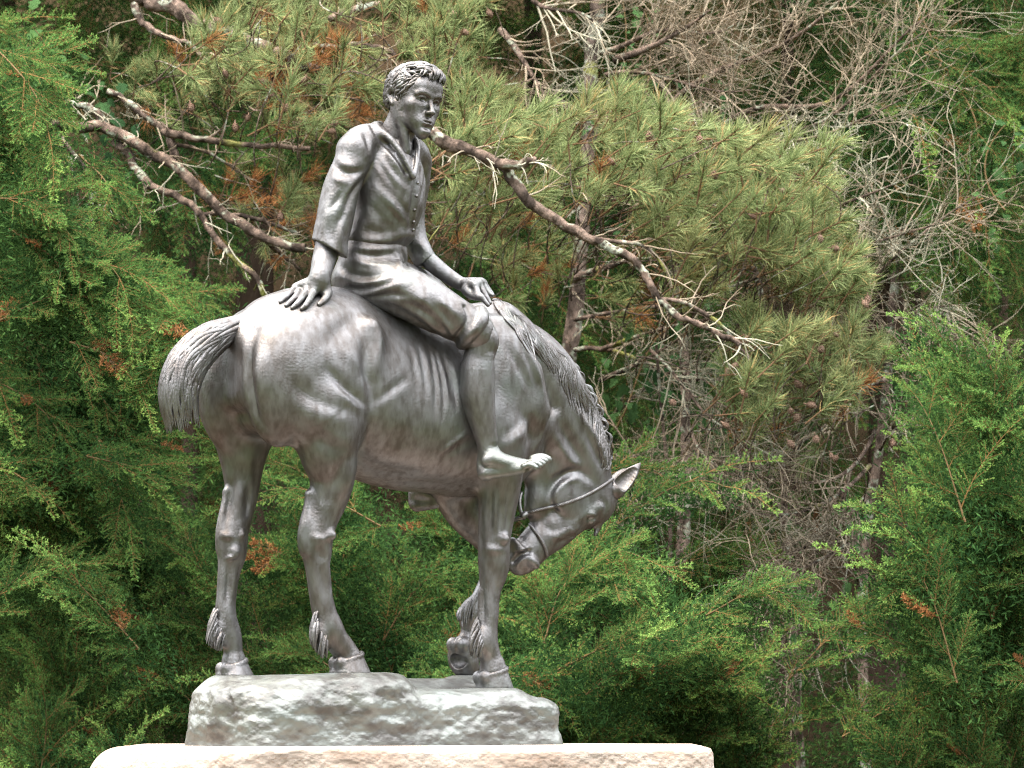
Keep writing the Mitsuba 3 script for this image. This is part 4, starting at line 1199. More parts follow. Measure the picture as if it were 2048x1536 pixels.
def build_mane():
    P = spl(CREST, 120)
    T = np.gradient(P, axis=0)
    T /= np.linalg.norm(T, axis=1, keepdims=True)
    inn = np.c_[-T[:, 1], T[:, 0]]                      # towards the neck in the picture
    parts = []
    for i in range(250):
        a = int(rng.integers(0, 108))
        ln = int(rng.integers(16, 38))
        k = np.clip(np.arange(a, a + ln), 0, 119)
        u = np.linspace(0, 1, ln)
        dep = rng.uniform(6, 42 if a < 60 else 24)
        px = P[k] + inn[k] * (4 + dep * u ** 0.8 + 3 * np.sin(u * 6 + rng.uniform(0, 6)))[:, None]
        hp, _ = cast(HORSE, px, 4)
        if len(hp) < 4 or np.abs(np.diff(hp, axis=0)).max() > 25:
            continue
        up = np.linspace(3.5, 0.5, len(hp))[:, None] * np.array([0.1, -0.7, 0.7])
        uu = np.linspace(0, 1, len(hp))
        parts.append(tube(hp + up, rng.uniform(2.6, 4.4) * (0.35 + 0.65 * np.sin(np.minimum(uu * 3, 1) * 1.57)) * (1 - uu) ** 0.6 + 0.4, 6))
    for i in range(75):                                  # the ridge of the crest itself
        a = int(rng.integers(0, 108))
        k = np.arange(a, min(a + int(rng.integers(6, 14)), 120))
        u = np.linspace(0, 1, len(k))
        q = np.array([hor(*(P[j] + inn[j] * 5), rng.uniform(-9, 6)) for j in k[::2]])
        q[:, 2] += np.linspace(-2, 1, len(q)) + 3 * np.sin(np.linspace(0, 1, len(q)) * math.pi)
        parts.append(tube(q, rng.uniform(3.5, 6) * np.sin(np.linspace(0.15, 0.95, len(q)) * math.pi) ** 0.5 + 0.3, 6))
    for s in (0.505, 0.555, 0.625, 0.66, 0.725, 0.79, 0.865):       # tied knots along the crest
        j = int(s * 119)
        for m in range(6):
            i0, i1 = max(j - 5 + m % 3, 0), min(j + 4 + m % 2, 119)
            Yk = rng.uniform(-9, 6)
            q = np.array([hor(*(P[i0] + inn[i0] * 7), Yk), hor(*((P[i0] + P[i1]) / 2 - inn[j] * rng.uniform(2, 6)), Yk + rng.uniform(-3, 3)), hor(*(P[i1] + inn[i1] * 7), Yk + rng.uniform(-5, 5))])
            parts.append(tube(spl(q, 9), np.array([1, 3.2, 4.2, 4.4, 4.4, 4.2, 3.8, 2.6, .5]) * rng.uniform(.55, 1.0), 8))
    put('mane', join(parts), 'bronze', HB, smooth=True, label='short mane in locks along the crest of the neck')


build_mane()


# fetlock feather, ear, halter ------------------------------------
def tuft(base, tips, Y, n, r=2.9, bulge=4):
    parts = []
    B, Tq = spl(base, 30), spl(tips, 30)
    for i in range(n):
        u = rng.uniform(0, 1)
        j = int(u * 29)
        y = Y + rng.uniform(-16, 10)
        b = hor(*(B[j] + rng.normal(0, 2, 2)), y)
        e = hor(*(Tq[int(np.clip(u + rng.normal(0, .08), 0, 1) * 29)] + rng.normal(0, 2, 2)), y - rng.uniform(0, 6))
        m = (b + e) / 2 - NF * bulge * 0.5 + rng.normal(0, 1.2, 3)
        q = spl(np.array([b + NF * 2, m, e]), 8)
        parts.append(tube(q, rng.uniform(.7, 1.2) * r * np.array([.9, 1.3, 1.5, 1.5, 1.3, 1.0, .7, .2]), 6))
    return join(parts)


put('fetlock_tuft', tuft([(629, 1226), (634, 1252), (654, 1274)], [(623, 1284), (633, 1303), (650, 1316)], -74, 80), 'bronze', HB, smooth=True)
put('fetlock_tuft', tuft([(430, 1220), (433, 1248), (450, 1270)], [(415, 1280), (425, 1295), (442, 1300)], 70, 80), 'bronze', HB, smooth=True)
put('fetlock_tuft', tuft([(956, 1240), (958, 1264), (970, 1286)], [(939, 1296), (947, 1314), (962, 1314)], -74, 80), 'bronze', HB, smooth=True)
put('fetlock_tuft', tuft([(954, 1190), (940, 1200), (926, 1215), (932, 1235)], [(944, 1225), (926, 1246), (916, 1236), (926, 1252)], 66, 80), 'bronze', HB, smooth=True)


def build_ear(tag, path, Y, fold):
    F = Field(hor(1180, 1020, 0) + [0, -60, 0], hor(1300, 900, 0) + [0, 120, 0], 1.6)
    pts = [(*hor(x, y, Y + dy), r) for x, y, dy, r in path]
    F.chain(pts, k=3, flat=(NL, 1.15))
    if fold:
        F.chain([(*(hor(x, y, Y + dy) + [-1, -13 - 0.1 * r, -1]), r * 0.78) for x, y, dy, r in path[1:-1]], k=3, mode='sub', flat=(np.array([-.7, 0, .7]), 0.8))
    put('ear', F.mesh(2), 'bronze', HB, label=tag)


build_ear('pricked near ear with a hollow inside', [(1232, 980, 0, 19), (1246, 965, 0, 19), (1259, 951, 0, 16), (1270, 939, 0, 10), (1280, 927, 0, 2.5)], -22, True)
build_ear('far ear turned away', [(1222, 975, 0, 16), (1232, 962, 8, 15), (1244, 950, 14, 12), (1256, 940, 20, 3)], 22, False)


def rope(px, r=2.5, lift=2.6, pitch=13.0):
    hp, _ = cast(HORSE, px, 2)
    hp = spl(hp[::4], len(hp) * 2)
    hp = hp + np.array([0.15, -0.75, 0.35]) * lift
    l = np.r_[0, np.cumsum(np.linalg.norm(np.diff(hp, axis=0), axis=1))]
    t = np.gradient(hp, axis=0)
    t /= np.linalg.norm(t, axis=1, keepdims=True) + 1e-9
    a = np.cross(t, [0.2, 0.9, 0.3])
    a /= np.linalg.norm(a, axis=1, keepdims=True)
    b = np.cross(t, a)
    return [tube(hp + r * 0.62 * (np.cos(l / pitch * 2 * math.pi + ph)[:, None] * a + np.sin(l / pitch * 2 * math.pi + ph)[:, None] * b), r, 7) for ph in (0, 2.1, 4.2)]


put('halter_rope', join(rope([(1240, 948), (1214, 967), (1169, 993), (1112, 1013), (1065, 1024), (1046, 1030)])), 'bronze', HB, smooth=True, label='twisted rope running from behind the ear across the cheek')
put('halter_rope', join(rope([(1046, 1032), (1054, 1042), (1071, 1065), (1086, 1089), (1093, 1114)])), 'bronze', HB, smooth=True, label='rope noseband across the muzzle')
put('halter_rope', join([tube(spl(np.array([hor(1046, 1034, -30), hor(1040, 1015, -26), hor(1043, 985, -14)]), 12), 4, 8), tube(spl(np.array([hor(1050, 1034, -32), hor(1036, 1037, -26), hor(1026, 1040, -16)]), 8), 5, 8), tube(np.array([hor(1052, 1026, -34), hor(1044, 1036, -34)]), 7, 8)]), 'bronze', HB, smooth=True)

# ------------------------------------------------------------------ the bronze statue: boy
# the boy's frame: depth is given in u away from the statue plane
BOY = STATUE + '__boy'


def pt(px, py, y):
    return at(px, py, y)


class Frame:
    """a small local frame: f forward, l left, u up"""

    def __init__(self, o, yaw, pitch=0, roll=0):
        ya, pi_, ro = (math.radians(q) for q in (yaw, pitch, roll))
        f = np.array([math.sin(ya), -math.cos(ya), 0])
        l = np.array([math.cos(ya), math.sin(ya), 0])
        u = np.array([0, 0, 1.0])
        f, u = f * math.cos(pi_) + u * math.sin(pi_), u * math.cos(pi_) - f * math.sin(pi_)
        l, u = l * math.cos(ro) - u * math.sin(ro), u * math.cos(ro) + l * math.sin(ro)
        self.o, self.f, self.l, self.u = np.array(o, float), f, l, u
        self.R = np.array([f, l, u])

    def __call__(self, f, l, u):
        return self.o + self.f * f + self.l * l + self.u * u


HEADF = Frame(pt(827, 198, -30), 40, -5, 9)      # centre of the skull at eye height


def fit(m, neck=True):
    """the sculpted head brought to the photograph's proportions"""
    H = HEADF
    v = np.array(m.vertices)
    q = (v - H.o) @ H.R.T
    w = np.clip((q[:, 2] + 112) / 34, 0, 1)[:, None] if neck else 1.0
    q2 = q * [0.93, 0.93, 0.86] + [4, 0, -1]
    return trimesh.Trimesh(H.o + (q + (q2 - q) * w) @ H.R, m.faces, process=False)


def build_head():
    H = HEADF
    F = Field(H.o - [95, 95, 190], H.o + [95, 95, 95], 1.5)
    R = H.R
    # skull and jaw
    F.ell(H(-6, 0, 22), (60, 49, 50), R, k=4)
    F.ell(H(14, 0, 0), (42, 44, 52), R, k=16)
    F.chain([(*H(12, 0, -30), 37), (*H(28, 0, -52), 23), (*H(41, 0, -71), 11)], k=16)
    for s in (-1, 1):
        F.chain([(*H(-8, 37 * s, -22), 11), (*H(2, 33 * s, -42), 9), (*H(30, 16 * s, -67), 9), (*H(46, 4 * s, -77), 9)], k=14)
        F.ell(H(34, 27 * s, -20), (13, 14, 13), R, k=16)                   # cheekbone
        F.ell(H(36, 19 * s, -46), (13, 14, 18), R, k=16)
    F.ell(H(51, 0, -76), (11, 13, 10), R, k=10)                              # chin
    F.ell(H(43, 0, -64), (11, 18, 14), R, k=12)
    F.ell(H(40, 0, 30), (16, 34, 22), R, k=18)                              # forehead
    F.chain([(*H(46, -32, 6), 3.6), (*H(53, -18, 11), 4.6), (*H(53, 0, 5), 6), (*H(53, 18, 11), 4.6), (*H(46, 32, 6), 3.6)], k=9)   # brow
    for s in (-1, 1):
        F.ell(H(56, 19 * s, -5), (10, 13.5, 7), R, k=9, mode='sub')     # sockets
        F.ell(H(40, 19.5 * s, -6), (10, 13, 8.5), R, k=2)                    # eyeballs
        F.chain([(*H(42, 33 * s, -6.5), 1.6), (*H(48.6, 26 * s, -0.4), 2.2), (*H(52, 18.5 * s, 1.2), 2.5), (*H(50, 8.5 * s, -5), 1.6)], k=3)                # upper lid
        F.chain([(*H(42, 33 * s, -7.5), 1.3), (*H(48.6, 20 * s, -13), 1.5), (*H(49.5, 9.5 * s, -7), 1.3)], k=3)            # lower lid
        F.ell(H(51.0, 18.5 * s, -5.6), (5, 4.8, 4.6), R, k=1.0, mode='sub')   # pupil
    # nose
    F.chain([(*H(52, 0, 2), 4.4), (*H(60, 0, -14), 4.6), (*H(68.5, 0, -31), 5.6)], k=7)
    F.ell(H(67, 0, -32), (7, 5.2, 5.2), R, k=5)
    for s in (-1, 1):
        F.ell(H(59, 6.4 * s, -33.5), (7, 4.0, 4.6), R, k=5)
        F.ell(H(63, 4.6 * s, -38.5), (4, 2.6, 2.2), R, k=1.5, mode='sub')
    # mouth
    F.ell(H(47, 0, -54), (10, 20, 13), R, k=14)
    F.chain([(*H(45, -20, -53), 1.4), (*H(53, -11, -52), 2.6), (*H(57.5, -4, -50.6), 3), (*H(58, 0, -51.4), 3), (*H(57.5, 4, -50.6), 3), (*H(53, 11, -52), 2.6), (*H(45, 20, -53), 1.4)], k=4)
    F.chain([(*H(46, -18, -56), 1.6), (*H(54.5, -10, -58.5), 3.2), (*H(58.6, -3, -59.5), 4.0), (*H(58.6, 3, -59.5), 4.0), (*H(54.5, 10, -58.5), 3.2), (*H(46, 18, -56), 1.6)], k=4)
    F.chain([(*H(45, -22, -53.6), 1.2), (*H(56, -10, -55), 1.5), (*H(61, 0, -55), 1.6), (*H(56, 10, -55), 1.5), (*H(45, 22, -53.6), 1.2)], k=1.6, mode='sub')
    F.ell(H(63, 0, -68), (6, 12, 4), R, k=8, mode='sub')
    # ears
    for s in (-1, 1):
        pts = [(-10, 48, 12, 4), (-18, 52, 17, 4.5), (-25, 54, 10, 4.5), (-26, 53, -4, 4), (-19, 49, -16, 4), (-12, 47, -22, 4.5), (-8, 46, -16, 4)]
        F.chain([(*H(a, b * s, c), r) for a, b, c, r in pts], k=3)
        F.ell(H(-16, 47 * s, -2), (9, 4, 16), R, k=4)
        F.ell(H(-14, 53 * s, -4), (5, 5, 8), R, k=2, mode='sub')
    # neck, into the shirt
    F.chain([(*H(-16, 0, -20), 36), (*pt(800, 250, -20), 35), (*pt(786, 285, -12), 38), (*pt(778, 318, -8), 52)], k=12)
    F.chain([(*H(-18, -34, -28), 9), (*pt(800, 262, -54), 10), (*pt(812, 300, -52), 9)], k=10)                     # neck muscle
    F.ell(pt(800, 335, -22), (40, 40, 42), k=16)
    F.ell(pt(826, 268, -48), (7, 7, 8), k=6)
    return fit(F.mesh(3))


def hand(F, wr, knuck, fingers, thumb, r=8.0):
    """wr: wrist (x,y,z,r); knuck: four knuckle points; fingers: list of joints; thumb: joints"""
    for kx in knuck:
        F.chain([(*wr[:3], wr[3] * 0.62), (*(np.array(wr[:3]) * .45 + np.array(kx) * .55), 12), (*kx, r + 2)], k=5)
    for a, b in zip(knuck[:-1], knuck[1:]):
        F.chain([(*a, r), (*b, r)], k=6)
    for j, kx in enumerate(knuck):
        J = [kx] + fingers[j]
        rr = [r + 1.2, r + 0.4, r - 0.6, r - 2.0][:len(J)]
        F.chain([(*p, q) for p, q in zip(J, rr)], k=2.5, spline=False)
    F.chain([(*p, q) for p, q in zip(thumb, [r + 6, r + 3, r + 0.8, r - 1.2])], k=6)


def build_limbs():
    out = []
    # right forearm and hand on the rump
    F = Field(pt(535, 640, 0) + [0, -270, 0], pt(720, 440, 0) + [0, 40, 0], 1.6)
    R_ = lambda x, y, l: surf(HORSE, x, y, l)
    yw = R_(640, 582, 0)[1] - 20
    yf = R_(611, 585, 0)[1]
    F.chain([(*pt(668, 440, -104), 31), (*pt(655, 495, -112), 25.5), (*pt(645, 530, (yw - 112) / 2), 22.5), (*pt(639, 554, yw), 21), (*pt(634, 566, yw), 21)], k=4)
    w = (*pt(637, 562, yw), 20)
    K = [pt(592, 574, yf - 2), R_(602, 578, 17), R_(614, 581, 22), R_(627, 584, 24)]
    FI = [[R_(580, 587, 15), R_(568, 597, 8), R_(560, 604, 4)], [R_(591, 594, 17), R_(580, 604, 9), R_(572, 611, 4)],
          [R_(603, 597, 20), R_(592, 609, 11), R_(584, 616, 4)], [R_(618, 601, 20), R_(610, 612, 11), R_(603, 618, 4)]]
    TH = [R_(647, 579, 22), R_(654, 590, 17), R_(646, 602, 9), R_(638, 609, 4)]
    hand(F, w, K, FI, TH, 5.9)
    F.chain([(*pt(646, 566, yw), 14), (*R_(652, 586, 17), 11)], k=8)
    out.append(F.mesh(5))
    # left forearm and hand on the withers
    F = Field(pt(810, 640, 0) + [0, -60, 0], pt(1010, 460, 0) + [0, 190, 0], 1.6)
    F.chain([(*pt(838, 500, 78), 16), (*pt(866, 528, 72), 17.5), (*pt(898, 553, 66), 15.5), (*pt(922, 568, 62), 14)], k=4)
    w = (*pt(925, 569, 62), 16)
    K = [pt(966, 566, 62), pt(962, 564, 48), pt(957, 566, 35), pt(950, 571, 22)]
    FI = [[pt(976, 580, 62), pt(983, 588, 60)], [pt(972, 578, 46), pt(980, 588, 42), pt(985, 590, 40)],
          [pt(966, 582, 30), pt(974, 596, 26), pt(980, 606, 24)], [pt(956, 588, 12), pt(966, 598, 8), pt(976, 610, 6)]]
    TH = [pt(934, 580, 34), pt(944, 590, 22), pt(954, 594, 12), pt(962, 594, 8)]
    hand(F, w, K, FI, TH, 6.3)
    out.append(F.mesh(5))
    # right lower leg and foot
    F = Field(pt(880, 990, 0) + [0, -130, 0], pt(1120, 640, 0) + [0, 90, 0], 1.8)
    y = -44
    F.chain([(*pt(940, 655, y), 36), (*pt(958, 672, y), 36), (*pt(962, 690, y), 33), (*pt(958, 715, y), 31), (*pt(955, 745, y), 34.5), (*pt(955, 780, y), 35), (*pt(959, 815, y), 31), (*pt(967, 853, y), 25), (*pt(975, 890, y), 20.5), (*pt(982, 915, y), 20)], k=8, flat=(np.array([0, 1.0, 0]), 1.05))
    F.ell(pt(978, 682, y - 6), (17, 17, 20), k=12)                              # kneecap
    F.chain([(*pt(976, 715, y - 14), 10), (*pt(978, 800, y - 16), 8), (*pt(986, 880, y - 10), 8)], k=10)      # shin
    F.ell(pt(972, 921, y - 19), (9, 6, 10), k=6)                               # ankle bone
    F.chain([(*pt(966, 905, y + 2), 8), (*pt(963, 935, y + 4), 10), (*pt(969, 946, y + 2), 16)], k=9)         # heel
    F.chain([(*pt(985, 918, y), 20), (*pt(1010, 926, y - 2), 18), (*pt(1040, 931, y - 2), 15), (*pt(1066, 930, y), 10)], k=10, flat=(np.array([0, 1.0, 0]), 0.75))
    F.chain([(*pt(975, 946, y - 4), 13), (*pt(1010, 944, y - 10), 10), (*pt(1045, 938, y - 22), 9)], k=10)    # outer edge of the sole
    for i, (a, b, r) in enumerate([((1056, 932, -28), (1072, 935, -32), 6.8), ((1064, 928, -17), (1080, 931, -20), 7.0), ((1068, 924, -6), (1086, 927, -8), 7.2), ((1072, 920, 6), (1091, 922, 5), 7.4), ((1074, 917, 22), (1096, 919, 22), 9.2)]):
        m_ = ((a[0] + b[0]) / 2, (a[1] + b[1]) / 2 - 3, (a[2] + b[2]) / 2)
        r -= 0.8
        F.chain([(*pt(a[0] - 8, a[1] + 1, y + a[2]), r), (*pt(m_[0], m_[1], y + m_[2]), r), (*pt(b[0], b[1], y + b[2]), r - 0.6)], k=2.2)
    out.append(F.mesh(5))
    # left lower leg and foot, hanging on the far side
    F = Field(pt(800, 1050, 210) + [0, -110, 0], pt(1010, 690, 210) + [0, 110, 0], 2.4)
    y = 205
    F.chain([(*pt(890, 700, y - 10), 34), (*pt(868, 760, y), 33), (*pt(850, 830, y), 31), (*pt(840, 900, y), 24), (*pt(838, 960, y), 19)], k=8)
    F.chain([(*pt(836, 975, y), 17), (*pt(833, 1004, y), 17)], k=10)
    F.chain([(*pt(840, 985, y), 21), (*pt(870, 994, y), 19), (*pt(910, 996, y), 13)], k=10, flat=(np.array([0, 1.0, 0]), 0.75))
    F.chain([(*pt(834, 1012, y - 8), 12), (*pt(870, 1008, y - 14), 10), (*pt(905, 1002, y - 20), 8)], k=8)
    for i in range(5):
        F.chain([(*pt(905, 998 - i * 2, y - 24 + i * 11), 8), (*pt(932 + 2 * i, 998 - i * 2, y - 26 + i * 12), 7)], k=2.5)
    out.append(F.mesh(5))
    return out


hm = build_head()
H = HEADF
parts = [(hm.vertices, hm.faces)] + [(m.vertices, m.faces) for m in build_limbs()]
put('boy', join(parts), 'bronze', STATUE, label='barefoot boy sitting bareback and looking to the side, one hand behind him on the rump')


# hair --------------------------------------------------------------
def build_hair():
    H = HEADF
    F = Field(H.o - [100, 100, 60], H.o + [100, 100, 110], 2.0)
    F.ell(H(-10, 0, 27), (60, 53, 53), H.R, k=2)
    F.ell(H(-22, 0, 0), (46, 49, 36), H.R, k=10)
    F.ell(H(16, 0, 62), (36, 36, 18), H.R, k=12)
    F.ell(H(62, 0, -14), (46, 70, 62), H.R, k=6, mode='sub')               # the face stays free
    F.ell(H(68, -22, 32), (36, 24, 30), H.R, k=6, mode='sub')
    F.ell(H(66, 24, 34), (38, 26, 30), H.R, k=6, mode='sub')
    F.ell(H(-13, -54, -12), (15, 20, 22), H.R, k=4, mode='sub')
    F.ell(H(-13, 54, -12), (15, 20, 22), H.R, k=4, mode='sub')
    core = F.mesh(2)
    parts = [(core.vertices, core.faces)]
    n = np.array(core.vertex_normals)
    r = np.random.default_rng(3)
    vis = core.vertices
    tree = cKDTree(vis)
    back = -H.f * 0.75 - H.u * 0.5
    count = 0
    while count < 640:
        i = int(r.integers(len(vis)))
        p, q = vis[i], n[i]
        loc = np.array([(p - H.o) @ H.f, (p - H.o) @ H.l, (p - H.o) @ H.u])
        if (p - H(-8, 0, 22)) @ q < 14 or (q @ H.u < -0.75):
            continue
        crown = H(-20, 0, 74)
        flow = (p - crown)
        flow = flow / np.linalg.norm(flow) * 0.7 + back * (0.9 if loc[0] < 30 else 0.2) + H.l * 0.25 * math.sin(loc[2] * .09 + loc[0] * .05)
        if loc[0] > 12 and loc[2] > 40:
            flow = -H.l * 0.7 - H.f * 0.5 + H.u * 0.25 + r.normal(0, .35, 3)
        flow -= q * (flow @ q)
        flow /= np.linalg.norm(flow) + 1e-9
        L = r.uniform(30, 50)
        side = np.cross(q, flow)
        u = np.linspace(0, 1, 13)[:, None]
        pts = p + flow * L * (u - 0.3) + side * r.uniform(2, 4.5) * np.sin(u * 7.5 + loc[2] * .12 + loc[0] * .1)
        dd, jj = tree.query(pts)
        pts = vis[jj] + n[jj] * (1.0 + 2.6 * np.sin(u * 3.0) + 1.6 * np.sin(u * 7.5 + loc[2] * .12) + (u > 0.85) * 1.5)
        k = np.array([.25, .5, .25])
        pts[1:-1] = 0.25 * pts[:-2] + 0.5 * pts[1:-1] + 0.25 * pts[2:]
        parts.append(tube(pts, r.uniform(2.6, 4.6) * np.array([.3, .6, .85, 1, 1.05, 1.05, 1.05, 1, .95, .85, .7, .45, .1]), 7))
        count += 1
    for s in (-1, 1):                                                       # sideburns
        for m in range(10):
            a = H(2 + r.uniform(-6, 10), 45 * s, 14 + r.uniform(-4, 6))
            pts = spl(np.array([a, a + H.u * -12 + H.l * s * 1.5 + H.f * r.uniform(-4, 3), a - H.u * 24 + H.f * r.uniform(-6, 0) - H.l * s * 1]), 6)
            parts.append(tube(pts, [1.5, 2.6, 2.8, 2.4, 1.8, .3], 6))
    for (a, b, c) in (((34, -4, 66), (52, -8, 62), (58, -10, 44)), ((36, 6, 66), (55, 4, 62), (59, 0, 46)), ((26, -18, 66), (44, -24, 60), (46, -32, 48)), ((32, 16, 64), (54, 18, 58), (57, 14, 44)), ((26, 22, 62), (46, 27, 54), (49, 27, 40)), ((38, 0, 68), (57, -3, 66), (63, -5, 52)), ((30, 8, 68), (48, 12, 68), (58, 12, 54)), ((30, 16, 68), (48, 22, 62), (54, 26, 48)), ((20, 4, 72), (40, 10, 72), (54, 16, 61))):
        for m in range(6):                                                  # forelocks
            o = r.normal(0, 2.5, 3)
            parts.append(tube(spl(np.array([H(*a), H(*b), H(*c)]) + o, 9), np.array([2, 4, 5, 5.2, 5, 4.4, 3.4, 2, .3]) * r.uniform(.7, 1.1), 6))
    put('hair', fit(join(parts), False), 'bronze', BOY, smooth=True, label='short wavy hair swept off the forehead')


build_hair()


# shirt -------------------------------------------------------------
def build_shirt():
    F = Field(pt(590, 540, 0) + [0, -190, 0], pt(900, 220, 0) + [0, 160, 0], 2.4)
    TF = Frame(pt(772, 390, -20), 55, 0, 0)
    R = TF.R
    # rib cage and belly
    F.chain([(*pt(770, 335, -14), 62), (*pt(776, 385, -16), 64), (*pt(768, 430, -17), 60), (*pt(752, 478, -18), 58)], k=4, flat=(TF.l, 0.80))
    F.chain([(*pt(792, 345, -30), 46), (*pt(792, 400, -32), 46), (*pt(776, 450, -30), 44)], k=20, flat=(TF.l, 0.75))
    F.ell(pt(768, 470, -20), (58, 68, 22), R, k=10)                # blouse over the waistband
    # shoulders, yoke and collar
    F.chain([(*pt(712, 300, -84), 35), (*pt(746, 280, -48), 33), (*pt(780, 290, -14), 40), (*pt(820, 300, 24), 30), (*pt(836, 322, 58), 27)], k=16)
    F.ell(pt(718, 276, -72), (24, 22, 14), R, k=16)
    # right sleeve
    F.chain([(*pt(708, 304, -92), 35), (*pt(698, 338, -98), 35), (*pt(684, 375, -104), 37), (*pt(674, 415, -108), 37), (*pt(667, 450, -112), 36.5), (*pt(660, 480, -114), 36), (*pt(659, 503, -115), 37)], k=12)
    # left sleeve
    F.chain([(*pt(834, 328, 60), 26), (*pt(828, 390, 78), 28), (*pt(822, 450, 84), 28), (*pt(833, 488, 80), 25), (*pt(856, 532, 76), 23)], k=10)
    # cuffs cut open
    a, b = pt(655, 470, -114), pt(652, 540, -117)
    cut = Frame((0, 0, 0), 0)

    def plane(o, nrm, lo, hi):
        nrm = nrm / np.linalg.norm(nrm)
        F.op(lambda x, y, z: -((x - o[0]) * nrm[0] + (y - o[1]) * nrm[1] + (z - o[2]) * nrm[2]).astype(np.float32), lo, hi, 1.5, 'sub')
    plane(pt(656, 497, -115), pt(632, 540, -117) - pt(656, 497, -115), pt(600, 560, -175), pt(712, 470, -60))
    F.chain([(*pt(656, 486, -114), 28), (*pt(646, 526, -116), 29)], k=2, mode='sub')
    plane(pt(850, 526, 76), pt(868, 548, 74) - pt(850, 526, 76), pt(815, 580, 30), pt(900, 490, 125))
    F.chain([(*pt(844, 516, 77), 18), (*pt(862, 544, 75), 19)], k=2, mode='sub')
    # neck opening in a deep V
    F.chain([(*pt(800, 236, -26), 44), (*pt(796, 270, -24), 44)], k=6, mode='sub')
    F.chain([(*pt(808, 272, -70), 24), (*pt(820, 310, -84), 14), (*pt(826, 342, -90), 5)], k=6, mode='sub')
    # collar
    F.chain([(*pt(826, 354, -80), 4), (*pt(808, 316, -84), 6), (*pt(786, 284, -80), 7), (*pt(764, 264, -70), 8), (*pt(752, 254, -50), 8), (*pt(760, 250, -12), 8)], k=9)
    F.chain([(*pt(828, 352, -76), 4), (*pt(834, 322, -62), 5), (*pt(835, 298, -40), 6), (*pt(830, 278, -8), 7), (*pt(812, 262, 8), 7)], k=9)
    m = F.mesh(4)
    m = carve(m, [
        # folds of the right sleeve
        ([(668, 325), (690, 345), (715, 344), (735, 335)], -5, 6), ([(672, 312), (695, 330), (720, 328)], 3, 6), ([(664, 345), (680, 362), (705, 362)], 4, 7), ([(735, 352), (715, 372), (700, 395), (690, 425)], -6, 7), ([(725, 350), (700, 378), (684, 405)], 3, 6),
        ([(690, 380), (670, 405), (652, 425)], -4, 6), ([(700, 395), (685, 430), (672, 460), (668, 490)], -4, 6), ([(655, 400), (650, 440), (645, 470)], 2.5, 8), ([(685, 440), (680, 475), (684, 505)], 3.5, 5), ([(668, 430), (660, 460), (662, 485)], -3, 6),
        # chest folds
        ([(742, 300), (765, 340), (795, 380), (818, 400)], -5, 7), ([(752, 285), (775, 325), (805, 360), (822, 375)], -4, 6), ([(745, 312), (765, 352), (790, 388)], 3, 6), ([(765, 280), (785, 315), (812, 345)], 3.5, 5),
        ([(755, 345), (785, 385), (815, 425), (826, 440)], -4.5, 7), ([(745, 365), (775, 405), (805, 440), (822, 455)], 3, 7), ([(760, 390), (785, 425), (812, 455)], -3.5, 7), ([(740, 400), (765, 440), (800, 468)], -3, 9),
        ([(838, 345), (836, 385), (830, 430), (828, 465)], 3.5, 4), ([(828, 350), (826, 390), (821, 430), (818, 465)], -3, 4), ([(843, 330), (842, 370)], -3, 5), ([(848, 340), (846, 380), (838, 410)], -2.5, 5),
        ([(705, 480), (750, 482), (800, 476), (824, 466)], 4, 7), ([(720, 455), (760, 465), (800, 462)], -4, 8),
        ([(718, 262), (705, 285), (690, 300)], 2, 10), ([(726, 256), (735, 280), (738, 310)], -4, 6), ([(742, 250), (756, 274), (784, 308), (812, 346)], -3, 4, 0),
        # left sleeve
        ([(835, 480), (850, 500), (858, 512)], 2, 6), ([(830, 490), (838, 515)], -3, 6),
    ])
    m = relax(m, 1)
    v = np.array(m.vertices)
    n = np.array(m.vertex_normals)
    v += n * ((meshkit.fbm(v / 34, 3) - .5) * 2.6)[:, None]
    put('shirt', trimesh.Trimesh(v, m.faces, process=False), 'bronze', BOY, label='loose open-necked shirt with sleeves pushed to the elbow')
    for (x, y) in ((835, 366), (833, 392), (829, 420), (827, 444), (826, 460)):
        hp, _ = cast(m, [(x, y), (x + 1, y)])
        if len(hp):
            b = trimesh.creation.icosphere(2, 3.6)
            b.vertices = b.vertices * [1, 1, 1] + hp[0]
            put('button', b, 'bronze', BOY + '__shirt')


